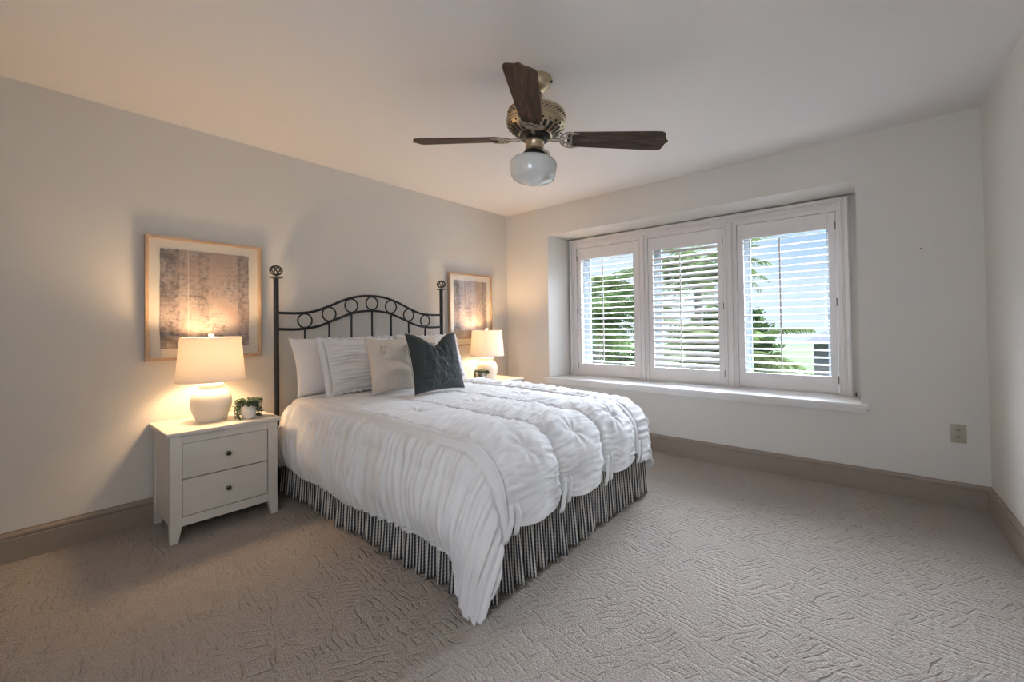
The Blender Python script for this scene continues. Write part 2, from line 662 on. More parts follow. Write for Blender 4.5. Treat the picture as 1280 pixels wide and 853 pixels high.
def fbm(x, y, seed=0, octv=3):
    s = 0; a = 1.0
    for k in range(octv):
        s = s + a * vnoise(x * 2 ** k, y * 2 ** k, seed + 17 * k)
        a *= 0.5
    return s


# ------------------------------------------------------------------ room shell
H = 2.44
RX = 3.8194
YN = -4.70
RXN = RX - YN * math.tan(0.0263)     # right wall opens out slightly towards the camera
T = 0.15

bm = bmesh.new()
add_box(bm, -T, RXN + T, YN - T, 0.0, -0.12, 0.0)
struct(obj('floor', bm, M['carpet'], smooth=False))
bm = bmesh.new()
add_box(bm, -T, RXN + T, YN - T, 0.55, H, H + 0.12)
struct(obj('ceiling', bm, M['ceiling'], smooth=False))
bm = bmesh.new()
add_box(bm, -T, 0, YN - T, 0.0, 0, H)
struct(obj('wall_left', bm, M['wall'], smooth=False))
bm = bmesh.new()
add_prism(bm, [(RX, 0), (RXN, YN), (RXN + T, YN), (RX + T, 0)], 0, H)
struct(obj('wall_right', bm, M['wall'], smooth=False))

# far wall with the deep window recess and three openings at its back
XL, XR, ZT, ZB = 0.5945, 3.2211, 2.1296, 0.5825
XLB, XRB, ZTB = 0.662, 3.222, 2.112
DB = 0.345          # back plane of the recess
YO = 0.55           # outer face
OPEN = [(0.765, 1.483), (1.589, 2.285), (2.396, 3.090)]
OZ0, OZ1 = 0.60, 2.00
bm = bmesh.new()
add_prism(bm, [(-T, 0), (XL, 0), (XLB, DB), (XLB, YO), (-T, YO)], 0, H)
add_prism(bm, [(XR, 0), (RX + T, 0), (RX + T, YO), (XRB, YO), (XRB, DB)], 0, H)
add_box(bm, XL, XR, 0, YO, 0, ZB - 0.035)
# head above recess with slightly falling soffit
b2 = bmesh.new()
sec = [(0, ZT), (DB, ZTB), (YO, ZTB), (YO, H), (0, H)]
va = [b2.verts.new((XL if y < 0.01 else XLB, y, z)) for y, z in sec]
vb = [b2.verts.new((XR if y < 0.01 else XRB, y, z)) for y, z in sec]
b2.faces.new(va); b2.faces.new(vb[::-1])
for i in range(5):
    b2.faces.new((va[i], vb[i], vb[(i + 1) % 5], va[(i + 1) % 5]))
bmesh.ops.recalc_face_normals(b2, faces=b2.faces[:])
merge(bm, b2)
# back plate strips round the openings
add_box(bm, XLB, OPEN[0][0], DB, YO, OZ0, OZ1)
add_box(bm, OPEN[0][1], OPEN[1][0], DB, YO, OZ0, OZ1)
add_box(bm, OPEN[1][1], OPEN[2][0], DB, YO, OZ0, OZ1)
add_box(bm, OPEN[2][1], XRB, DB, YO, OZ0, OZ1)
add_box(bm, XLB, XRB, DB, YO, OZ1, ZTB)
add_box(bm, XLB, XRB, DB, YO, ZB - 0.035, OZ0)
struct(obj('wall_far', bm, M['wall'], smooth=False))

# wall behind the camera, with an opening added for the fill light
bm = bmesh.new()
wx0, wx1, wz0, wz1 = 2.55, 3.55, 0.90, 2.10
add_box(bm, -T, wx0, YN - T, YN, 0, H)
add_box(bm, wx1, RXN + T, YN - T, YN, 0, H)
add_box(bm, wx0, wx1, YN - T, YN, 0, wz0)
add_box(bm, wx0, wx1, YN - T, YN, wz1, H)
struct(obj('wall_near', bm, M['wall'], smooth=False))
bm = bmesh.new()
for (a, b_, c, d) in ((wx0, wx0 + 0.05, wz0, wz1), (wx1 - 0.05, wx1, wz0, wz1), (wx0, wx1, wz0, wz0 + 0.05), (wx0, wx1, wz1 - 0.05, wz1), (3.02, 3.08, wz0, wz1)):
    add_box(bm, a, b_, YN - 0.12, YN - 0.06, c, d, 0.004)
struct(obj('window_4', bm, M['sash'], smooth=False))  # unseen window frame, added round the fill light


def baseboard(name, p0, p1, inward):
    """profiled skirting board from p0 to p1 (plan), profile grows towards inward"""
    prof = [(0.0, 0.0), (0.020, 0.0), (0.020, 0.112), (0.0185, 0.1135), (0.0125, 0.115), (0.0125, 0.118), (0.0165, 0.121),
            (0.0170, 0.132), (0.0135, 0.140), (0.0090, 0.1435), (0.0085, 0.1506), (0.0, 0.1506)]
    b2 = bmesh.new()
    i2 = Vector((inward[0], inward[1], 0))
    A = [b2.verts.new(Vector((p0[0], p0[1], z)) + i2 * d) for d, z in prof]
    B = [b2.verts.new(Vector((p1[0], p1[1], z)) + i2 * d) for d, z in prof]
    n = len(prof)
    b2.faces.new(A); b2.faces.new(B[::-1])
    for k in range(n):
        b2.faces.new((A[k], B[k], B[(k + 1) % n], A[(k + 1) % n]))
    bmesh.ops.recalc_face_normals(b2, faces=b2.faces[:])
    return struct(obj(name, b2, M['trim_taupe'], smooth=False))


baseboard('baseboard_left', (0, YN), (0, 0), (1, 0))
baseboard('baseboard_far', (0, 0), (RX, 0), (0, -1))
baseboard('baseboard_right', (RX, 0), (RXN, YN), (-1, 0))

# sill board and apron
bm = bmesh.new()
add_box(bm, 0.5535, 3.2649, -0.0355, 0.0, ZB - 0.033, ZB, 0.004)
add_box(bm, XL + 0.001, XR - 0.001, -0.012, DB - 0.001, ZB - 0.034, ZB, 0.0)
add_box(bm, 0.567, 3.252, -0.022, 0.0, ZB - 0.060, ZB - 0.033, 0.003)
struct(obj('trim_1', bm, M['sill'], smooth=False))

# shutter casing in the recess
bm = bmesh.new()
FX0, FX1, FZ0, FZ1 = 0.674, 3.171, ZB, 2.1026


def stepped(x0, x1, z0, z1):
    add_box(bm, x0, x1, 0.312, DB, z0, z1, 0.003)


stepped(FX0, OPEN[0][0], FZ0, FZ1)
stepped(OPEN[2][1], FX1, FZ0, FZ1)
stepped(OPEN[0][1], OPEN[1][0], FZ0, OZ1 + 0.01)
stepped(OPEN[1][1], OPEN[2][0], FZ0, OZ1 + 0.01)
add_box(bm, FX0, FX1, 0.313, DB, OZ1, FZ1, 0.003)
# raised outer bead and inner steps
add_box(bm, FX0 + 0.006, FX0 + 0.032, 0.297, 0.32, FZ0, FZ1 - 0.006, 0.004)
add_box(bm, FX1 - 0.032, FX1 - 0.006, 0.297, 0.32, FZ0, FZ1 - 0.006, 0.004)
add_box(bm, FX0 + 0.0325, FX1 - 0.0325, 0.297, 0.32, FZ1 - 0.032, FZ1 - 0.006, 0.004)
add_box(bm, FX0 + 0.046, FX1 - 0.046, 0.305, 0.32, FZ1 - 0.066, FZ1 - 0.046, 0.003)
add_box(bm, FX0 + 0.046, FX0 + 0.060, 0.305, 0.32, FZ0, FZ1 - 0.0665, 0.003)
add_box(bm, FX1 - 0.060, FX1 - 0.046, 0.305, 0.32, FZ0, FZ1 - 0.0665, 0.003)
for (a, b_) in ((OPEN[0][1], OPEN[1][0]), (OPEN[1][1], OPEN[2][0])):
    mid = (a + b_) / 2
    add_box(bm, mid - 0.020, mid + 0.020, 0.297, 0.32, FZ0, OZ1 + 0.032, 0.004)
    add_box(bm, mid - 0.040, mid - 0.028, 0.305, 0.32, FZ0, OZ1 + 0.032, 0.003)
    add_box(bm, mid + 0.028, mid + 0.040, 0.305, 0.32, FZ0, OZ1 + 0.032, 0.003)
struct(obj('trim_2', bm, M['trim_white'], smooth=False))

# window sashes and panes behind the shutters
for i, (a, b_) in enumerate(OPEN):
    bm = bmesh.new()
    y0, y1 = 0.465, 0.515
    w = 0.062
    for (x0, x1, z0, z1) in ((a, a + w, OZ0, OZ1), (b_ - w, b_, OZ0, OZ1), (a + w, b_ - w, OZ0, OZ0 + w), (a + w, b_ - w, OZ1 - w, OZ1)):
        add_box(bm, x0, x1, y0, y1, z0, z1, 0.004)
    for (x0, x1, z0, z1) in ((a + w, a + w + 0.012, OZ0 + w, OZ1 - w), (b_ - w - 0.012, b_ - w, OZ0 + w, OZ1 - w)):
        add_box(bm, x0, x1, y0 + 0.012, y1 - 0.01, z0, z1, 0.002)
    w_ = struct(obj('window_%d' % (i + 1), bm, M['sash'], smooth=False))
    bm = bmesh.new()
    add_box(bm, a + w - 0.004, b_ - w + 0.004, 0.489, 0.493, OZ0 + w - 0.004, OZ1 - w + 0.004)
    obj('pane', bm, M['glass'], w_, smooth=False)


# ------------------------------------------------------------------ plantation shutters
LZ0, LZ1 = 0.722, 1.873
YS = 0.335       # centre plane of the shutter panels


def shutter(i, label, tilt, hinges_right):
    a, b_ = OPEN[i]
    g = 0.003
    root = thing('plantation_shutter', label, 'shutter', (0.5 * (a + b_), YS, OZ0), group='louvred shutters in the window recess')
    ox, oy, oz = root.location
    hw = 0.5 * (b_ - a) - g
    st = 0.047
    bm = bmesh.new()
    hz = OZ1 - OZ0 - g
    l0, l1 = LZ0 - oz, LZ1 - oz
    for (x0, x1, z0, z1) in ((-hw, -hw + st, g, hz), (hw - st, hw, g, hz), (-hw + st, hw - st, g, l0), (-hw + st, hw - st, l1, hz)):
        add_box(bm, x0, x1, -0.014, 0.014, z0, z1, 0.0018)
    obj('panel_frame', bm, M['shutter'], root, smooth=False)
    n = 20
    pitch_ = (l1 - l0) / n
    bm = bmesh.new()
    for k in range(n):
        zc = l0 + pitch_ * (k + 0.5)
        t_ = tilt(k / (n - 1.0))
        b2 = bmesh.new()
        seg = 10
        ring = []
        for q in range(seg):
            an = 2 * PI * q / seg
            ring.append((0.031 * math.cos(an), 0.0052 * math.sin(an)))
        vv = []
        for x in (-hw + st + 0.001, hw - st - 0.001):
            row = []
            for (yy, zz) in ring:
                y2 = yy * math.cos(t_) - zz * math.sin(t_)
                z2 = yy * math.sin(t_) + zz * math.cos(t_)
                row.append(b2.verts.new((x, y2, zc + z2)))
            vv.append(row)
        b2.faces.new(vv[0]); b2.faces.new(vv[1][::-1])
        for q in range(seg):
            r_ = (q + 1) % seg
            b2.faces.new((vv[0][q], vv[1][q], vv[1][r_], vv[0][r_]))
        bmesh.ops.recalc_face_normals(b2, faces=b2.faces[:])
        merge(bm, b2)
    obj('louvers', bm, M['shutter'], root, smooth=True, angle=50)
    bm = bmesh.new()
    xr = -hw + st + (2 * (hw - st)) * 0.46
    add_box(bm, xr - 0.006, xr + 0.006, -0.043, -0.033, l0 + 0.02, l1 - 0.03, 0.002)
    for k in range(n):
        zc = l0 + pitch_ * (k + 0.5)
        add_box(bm, xr - 0.001, xr + 0.001, -0.035, -0.026, zc - 0.003, zc + 0.003)
    obj('tilt_rod', bm, M['shutter'], root, smooth=False)
    sx = 1 if hinges_right else -1
    for zz in (0.10, 0.70, 1.29):
        bm = bmesh.new()
        add_tube(bm, [(sx * (hw + 0.001), -0.018, zz - 0.03), (sx * (hw + 0.001), -0.018, zz + 0.03)], 0.0045, 8)
        h_ = obj('hinge', bm, M['bronze'], root)
        h_['label'] = 'small dark metal hinge'
    return root


RAD = math.radians
shutter(0, 'left white louvred shutter panel nearest the bed, slats open on green foliage', lambda u: RAD(5 + 2 * u), False)
shutter(1, 'middle white louvred shutter panel with slats tilted nearly closed', lambda u: RAD(36 - 4 * u), True)
shutter(2, 'right white louvred shutter panel, slats open on blue sky', lambda u: RAD(5 + 3 * u), True)

# small latch on the right end of the casing
bm = bmesh.new()
add_lathe(bm, [(0.003, 0), (0.004, 0.004), (0.0035, 0.02), (0.005, 0.026), (0.003, 0.032)], 12)
tag(obj('window_latch', bm, M['bronze'], loc=(3.188, 0.325, ZB)), 'tiny dark knob standing on the sill at right end of the window casing', 'latch')

# ------------------------------------------------------------------ bed
bed = thing('bed', 'queen bed with black iron headboard of arched rails and rings', 'bed', (0, -1.832, 0))
PX = 0.085
YL, YR = -2.587 + 1.832, -1.078 + 1.832
for y in (YL, YR):
    bm = bmesh.new()
    add_lathe(bm, [(0.017, 0.0), (0.0175, 0.02), (0.0175, 1.495), (0.017, 1.505)], 20, (PX, y, 0))
    add_lathe(bm, [(0.012, 1.503), (0.044, 1.510), (0.046, 1.514), (0.040, 1.517), (0.010, 1.519)], 24, (PX, y, 0))
    post = obj('post', bm, M['black_iron'], bed)
    bm = bmesh.new()
    zc = 1.562
    add_tube(bm, [(PX, y, 1.515), (PX, y, 1.534)], 0.005, 8)
    # caged finial of interlaced oval rings
    for k in range(4):
        th = PI * k / 4 + 0.3
        pts = []
        for q in range(28):
            an = 2 * PI * q / 28
            r_ = 0.040 * math.cos(an)
            tw = th + 0.55 * math.sin(an)
            pts.append((PX + r_ * math.cos(tw), y + r_ * math.sin(tw), zc + 0.033 * math.sin(an)))
        add_tube(bm, pts, 0.0042, 6, closed=True)
    add_ball(bm, (PX, y, zc + 0.034), 0.007, sub=1)
    add_ball(bm, (PX, y, zc - 0.032), 0.007, sub=1)
    obj('finial', bm, M['black_iron'], post)

up_k = [(-0.755, 1.262), (-0.60, 1.261), (-0.50, 1.273), (-0.37, 1.319), (-0.245, 1.371), (-0.13, 1.403), (0, 1.414)]
lo_k = [(-0.755, 1.146), (-0.60, 1.143), (-0.46, 1.163), (-0.31, 1.219), (-0.165, 1.270), (0, 1.289)]


def curve_pts(k, n=60):
    xs = [p[0] for p in k]; zs = [p[1] for p in k]
    xs = xs + [-x for x in xs[-2::-1]]
    zs = zs + zs[-2::-1]
    xs = np.array(xs); zs = np.array(zs)
    # catmull-rom style cubic through points (monotone x)
    m_ = np.gradient(zs, xs)
    out = []
    for x in np.linspace(xs[0], xs[-1], n):
        i = min(max(np.searchsorted(xs, x) - 1, 0), len(xs) - 2)
        h = xs[i + 1] - xs[i]
        t_ = (x - xs[i]) / h
        z = (2 * t_**3 - 3 * t_**2 + 1) * zs[i] + (t_**3 - 2 * t_**2 + t_) * h * m_[i] + (-2 * t_**3 + 3 * t_**2) * zs[i + 1] + (t_**3 - t_**2) * h * m_[i + 1]
        out.append((PX, x, z))
    return out


up = curve_pts(up_k); lo = curve_pts(lo_k)
for nm, pp in (('rail', up), ('rail', lo)):
    bm = bmesh.new()
    add_tube(bm, pp, 0.0098, 10)
    obj(nm, bm, M['black_iron'], bed)


def zat(pp, y):
    return float(np.interp(y, [p[1] for p in pp], [p[2] for p in pp]))


for k in range(7):
    y = -0.555 + 0.185 * k
    zu, zl = zat(up, y), zat(lo, y)
    r_ = 0.5 * (zu - zl) - 0.008
    r_ = min(max(r_, 0.052), 0.058)
    zc = 0.5 * (zu + zl)
    bm = bmesh.new()
    add_tube(bm, [(PX, y + r_ * math.cos(2 * PI * q / 32), zc + r_ * math.sin(2 * PI * q / 32)) for q in range(32)], 0.0062, 8, closed=True)
    obj('ring', bm, M['black_iron'], bed)
    bm = bmesh.new()
    add_tube(bm, [(PX, y, 0.42), (PX, y, zl)], 0.0080, 8)
    obj('spindle', bm, M['black_iron'], bed)
bm = bmesh.new()
add_tube(bm, [(PX, YL, 0.42), (PX, YR, 0.42)], 0.010, 8)
obj('rail', bm, M['black_iron'], bed)
bm = bmesh.new()
for y in (-0.69, 0.80):
    add_box(bm, PX + 0.015, 2.02, y - 0.012, y + 0.012, 0.20, 0.24, 0.002)
add_box(bm, 2.0, 2.03, -0.69, 0.80, 0.20, 0.24, 0.002)
for x in (0.6, 1.3, 1.95):
    for y in (-0.62, 0.05, 0.72):
        add_box(bm, x - 0.02, x + 0.02, y - 0.02, y + 0.02, 0.0, 0.20, 0.002)
obj('bed_frame', bm, M['dark_metal'], bed, smooth=False)
bm = bmesh.new()
add_box(bm, 0.13, 2.03, -0.685, 0.795, 0.24, 0.40, 0.02)
add_box(bm, 0.12, 2.02, -0.69, 0.80, 0.402, 0.590, 0.05)
obj('mattress', bm, M['mattress'], bed)


# ------------------------------------------------------------------ bed skirt
def skirt():
    y0, y1, xf = -2.545, -0.985, 2.085
    path = []
    seg = [((0.16, y0), (xf, y0)), ((xf, y0), (xf, y1)), ((xf, y1), (0.16, y1))]
    nrm = [(0, -1), (1, 0), (0, 1)]
    V = []; UV = []; Fc = []
    nv = 14
    base = 0
    s0 = 0.0
    for si, ((a, b_), n) in enumerate(zip(seg, nrm)):
        L = math.hypot(b_[0] - a[0], b_[1] - a[1])
        nu = int(L / 0.0055)
        s = np.linspace(0, L, nu)
        # irregular gathers: phase from warped arclength
        ph = s / 0.092 + 0.75 * fbm(s * 3.1 + 7 * si, s * 0 + 1.5, 11 + si, 2)
        amp = 0.025 * (1 + 0.7 * vnoise(s * 5, s * 0 + 0.5, 31 + si))
        wv = np.sin(2 * PI * ph) + 0.35 * np.sin(4 * PI * ph + 1.0 + 2 * vnoise(s * 4, s * 0, 5))
        dwv = np.cos(2 * PI * ph)
        arc = np.concatenate([[0], np.cumsum(np.hypot(np.diff(s), np.diff(amp * wv * 1.3)))])
        for i in range(nu):
            for j in range(nv):
                t_ = j / (nv - 1)          # 0 top .. 1 bottom
                fl = 0.35 + 0.65 * t_
                off = amp[i] * wv[i] * fl + 0.004 + 0.016 * t_
                al = 0.006 * dwv[i] * fl
                u = s[i] / L
                cx = a[0] + (b_[0] - a[0]) * u + n[0] * off + (b_[0] - a[0]) / L * al
                cy = a[1] + (b_[1] - a[1]) * u + n[1] * off + (b_[1] - a[1]) / L * al
                hem = 0.016 + 0.012 * vnoise(s[i] * 6, 0.3, 77 + si) + 0.004 * wv[i]
                z = 0.402 - (0.402 - hem) * t_
                V.append((cx, cy, z))
                UV.append((s0 + arc[i], z))
        Fc += [tuple(int(v) + base for v in f) for f in grid_faces(nu, nv)]
        base = len(V)
        s0 += arc[-1]
    me = np_mesh('bed_skirt', V, Fc, UV)
    o = link_mesh('bed_skirt', me, M['plaid'], angle=180)
    md = o.modifiers.new('thick', 'SOLIDIFY')
    md.thickness = 0.002
    tag(o, 'gathered black and cream plaid bed skirt hanging to the carpet below the comforter', 'bed skirt')


skirt()


# ------------------------------------------------------------------ comforter
COMF = thing('comforter', 'white ruched comforter with gathered seams spread over the bed', 'comforter', (0.0, 0.0, 0.0))
YC = -1.88
ZTOP = 0.668
SEAMS = [-0.61, -0.21, 0.21, 0.61]


def comf_map(S, Tt):
    """flat cloth coordinates -> base position and normal-ish direction"""
    rs, rf = 0.13, 0.20
    Lf = 2.150 - rf - 0.20
    y = YC + Tt
    yn0 = -2.595 + rs
    yf0 = -0.985 - rs
    ex = np.maximum(S - Lf, 0)
    ey = np.where(y < yn0, yn0 - y, np.where(y > yf0, y - yf0, 0.0))
    sgn = np.where(y < yn0, -1.0, 1.0)
    rho = np.hypot(ex, ey)
    th = np.arctan2(ey, ex + 1e-9)
    g_ = np.clip((rho - 0.15) / 0.35, 0, 1)
    th = th + 0.07 * g_ * np.sin(4 * th)
    rho = rho * (1 + 0.315 * np.sin(2 * th)**2 * np.clip(rho / 0.5, 0, 1))
    cs, sn = np.cos(th), np.sin(th)
    r_ = rf * cs**2 + rs * sn**2
    q = r_ * PI / 2
    inarc = rho < q
    aa = np.where(inarc, rho / r_, PI / 2)
    beyond = np.maximum(rho - q, 0)
    h = r_ * np.sin(aa) + 0.06 * beyond * (1 + np.where(sgn < 0, 3.0, 0.6) * np.sin(2 * th)) - 0.10 * np.maximum(beyond - 0.22, 0)
    # belly of the hanging side
    h = h + 0.028 * sn**2 * np.sin(np.clip(beyond / 0.34, 0, 1) * PI)
    d = r_ * (1 - np.cos(aa)) + beyond * 0.985
    # 'outside' coords
    x = 0.20 + np.minimum(S, Lf) + cs * h
    yy = np.where(ey > 0, np.where(sgn < 0, yn0, yf0) + sgn * sn * h, y)
    z = ZTOP - d
    # sag of the sleeping surface towards foot
    z = z - 0.030 * np.clip((x - 1.2) / 0.9, 0, 1)**1.5
    nx = cs * np.sin(aa) * (rho > 0)
    ny = sgn * sn * np.sin(aa) * (rho > 0)
    nz = np.where(rho > 0, np.cos(aa), 1.0)
    return np.stack([x, yy, z], -1), np.stack([nx, ny, nz], -1), rho, th, sgn, beyond


def comf_hem(u, v):
    """u,v in [0,1] -> flat cloth coords with rounded corners and scalloped foot hem"""
    Wt = 1.10
    Ls = 1.75 + 0.455
    Tt = (v * 2 - 1) * Wt
    # scalloped foot: longest at panel middles
    sc = np.zeros_like(Tt)
    for a, b_ in zip(SEAMS, SEAMS[1:]):
        k = (Tt >= a) & (Tt < b_)
        sc = np.where(k, 0.045 * np.sin(PI * (Tt - a) / (b_ - a))**0.7, sc)
    edge = np.abs(Tt) >= 0.61
    sc = np.where(edge, 0.075 * np.clip((np.abs(Tt) - 0.61) / 0.12, 0, 1), sc)
    Lv = Ls + sc - 0.045
    # rounded corner (foot corners)
    rc = 0.36
    over = np.clip((np.abs(Tt) - (Wt - rc)) / rc, 0, 1)
    Lv = Lv - 0.33 * (1 - np.sqrt(np.maximum(1 - over**2, 0)))
    sw = 0.035 * np.sin(PI * np.clip(u * Lv / 1.75, 0, 1)) * np.clip((np.abs(Tt) - 0.7) / 0.4, 0, 1) * (Tt < 0)
    return u * Lv, Tt - sw


def ruch(S, Tt, rho, beyond):
    dseam = np.min(np.stack([np.abs(Tt - s) for s in SEAMS]), 0)
    inner = np.abs(Tt) < 0.61
    side = ~inner
    # quilted puff between seams
    puff = np.zeros_like(S)
    for a, b_ in zip(SEAMS, SEAMS[1:]):
        k = (Tt >= a) & (Tt < b_)
        puff = np.where(k, np.sin(PI * np.clip((Tt - a) / (b_ - a), 0, 1))**0.55, puff)
    foot = np.clip((S - 1.15) / 0.5, 0, 1)
    d = puff * (0.008 + 0.022 * foot)
    d = d - 0.010 * np.exp(-(dseam / 0.012)**2) * inner
    # ruching: fine pleats running away from each seam
    wob = 0.030 * fbm(S * 4, Tt * 5, 3, 2)
    p1 = np.sin(2 * PI * ((S + wob + 0.10 * dseam) / 0.030 + 0.6 * vnoise(S * 9, Tt * 7, 8)))
    p2 = vnoise(S / 0.019, Tt / 0.16, 21)
    near = np.exp(-dseam / 0.10)
    mid = 0.32 + 0.25 * vnoise(S * 3, Tt * 3, 41)
    p3 = vnoise(S / 0.034 + 0.8 * vnoise(S * 6, Tt * 6, 24), Tt / 0.11, 23)
    d = d + inner * (0.0016 * p1 * near + 0.0040 * p2 * (near + 0.6 * mid) + 0.0060 * p3 * near)
    # larger soft folds on the foot drop
    d = d + inner * foot * 0.010 * fbm(S * 9 + Tt * 3, Tt * 4, 51, 3)
    # tufts at panel centres
    for tc_ in (-0.41, 0.0, 0.41):
        for sc_ in (1.15 + 0.1 * tc_, 1.90):
            rr = np.hypot(S - sc_, Tt - tc_)
            ang = np.arctan2(S - sc_, Tt - tc_)
            d = d - 0.016 * np.exp(-(rr / 0.030)**2) + 0.0028 * np.sin(7 * ang + tc_ * 7) * np.exp(-((rr - 0.05) / 0.045)**2)
    # ribbon-flat band next to the outer seams, then side border with long vertical gathers
    bandw = np.abs(np.abs(Tt) - 0.632)
    sd = np.clip((np.abs(Tt) - 0.655) / 0.05, 0, 1) * side
    d = d + 0.011 * np.exp(-(bandw / 0.019)**6) - 0.008 * np.exp(-((np.abs(Tt) - 0.668) / 0.012)**2)
    g1 = np.sin(2 * PI * (S / 0.052 + 0.8 * vnoise(S * 5, Tt * 1.5, 61) + 0.35 * vnoise(S * 13, Tt * 3, 62)))
    g2 = vnoise(S / 0.021, Tt / 0.20, 63)
    g3 = vnoise(S / 0.11, Tt / 0.30, 64)
    dn = np.clip((np.abs(Tt) - 0.64) / 0.35, 0, 1)
    top = np.exp(-np.abs(np.abs(Tt) - 0.66) / 0.09)
    d = d + sd * (g1 * (0.0022 + 0.0032 * dn) + g2 * (0.0062 + 0.0065 * top) + g3 * 0.016 * dn + 0.006 * vnoise(S / 0.045, Tt / 0.25, 66) * (0.4 + dn))
    rg1 = 1 - 2 * np.abs(vnoise(S / 0.034 + 0.7 * vnoise(S * 5, Tt * 3.5, 71), Tt / 0.20, 72))
    rg2 = 1 - 2 * np.abs(vnoise(S / 0.060 + 0.8 * vnoise(S * 4, Tt * 2.5, 73), Tt / 0.34, 74))
    d = d + sd * (0.0042 * rg1 * (0.5 + 0.8 * top) + 0.0065 * rg2 * (0.35 + dn))
    rg3 = 1 - 2 * np.abs(vnoise(S / 0.030 + 0.9 * vnoise(S * 6, Tt * 5, 75), Tt / 0.10 + S * 2, 76))
    d = d + inner * rg3 * (0.0034 * near + 0.0016 * (0.4 + vnoise(S * 3.3, Tt * 4, 78)))
    d = d + 0.014 * side * np.sin(np.clip((np.abs(Tt) - 0.64) / 0.46, 0, 1) * PI)
    return d


nu, nv = 700, 420
uu = np.linspace(0, 1, nu)
vv = np.linspace(0, 1, nv)
Ug, Vg = np.meshgrid(uu, vv, indexing='ij')
S, Tt = comf_hem(Ug, Vg)
Pb, Nb, rho, th, sgn, beyond = comf_map(S, Tt)
Nb = Nb / np.linalg.norm(Nb, axis=-1, keepdims=True)
dd = ruch(S, Tt, rho, beyond)
# rounded, tucked head end
headt = np.clip(1 - S / 0.10, 0, 1)
V = Pb + Nb * dd[..., None]
V[..., 2] -= 0.030 * headt**2
V[..., 2] = np.maximum(V[..., 2], 0.022)
me = np_mesh('cover', V.reshape(-1, 3), grid_faces(nu, nv))
cov = link_mesh('cover', me, M['comforter'], COMF, angle=180)
md = cov.modifiers.new('thick', 'SOLIDIFY')
md.thickness = 0.010
md.offset = -1


def surf_pt(s_, t_):
    S1 = np.array([s_]); T1 = np.array([t_])
    P_, N_, rho_, _, _, be_ = comf_map(S1, T1)
    N_ = N_ / np.linalg.norm(N_, axis=-1, keepdims=True)
    return Vector(P_[0]), Vector(N_[0])


# little ribbon ties hanging from the seams over the foot
for k, sm in enumerate(SEAMS):
    P_, N_ = surf_pt(2.10, sm)
    for q in range(2):
        L = 0.13 + 0.04 * random.random()
        bm = bmesh.new()
        b2 = bmesh.new()
        n = 10
        rows = []
        y0 = P_.y + (q - 0.5) * 0.026
        for i in range(n):
            t_ = i / (n - 1)
            xx = P_.x + 0.030 + 0.010 * math.sin(3 * t_ + q)
            yy = y0 + (q - 0.5) * 0.05 * t_ + 0.006 * math.sin(5 * t_ + k)
            zz = P_.z + 0.03 - L * t_
            w_ = 0.009 + 0.011 * t_
            rows.append([b2.verts.new((xx, yy - w_, zz)), b2.verts.new((xx + 0.006, yy, zz)), b2.verts.new((xx, yy + w_, zz + (0.012 if i == n - 1 else 0)))])
        for i in range(n - 1):
            for j in range(2):
                b2.faces.new((rows[i][j], rows[i][j + 1], rows[i + 1][j + 1], rows[i + 1][j]))
        merge(bm, b2)
        t_o = obj('ribbon_tie', bm, M['comforter'], COMF, angle=180)
        md = t_o.modifiers.new('thick', 'SOLIDIFY')
        md.thickness = 0.003


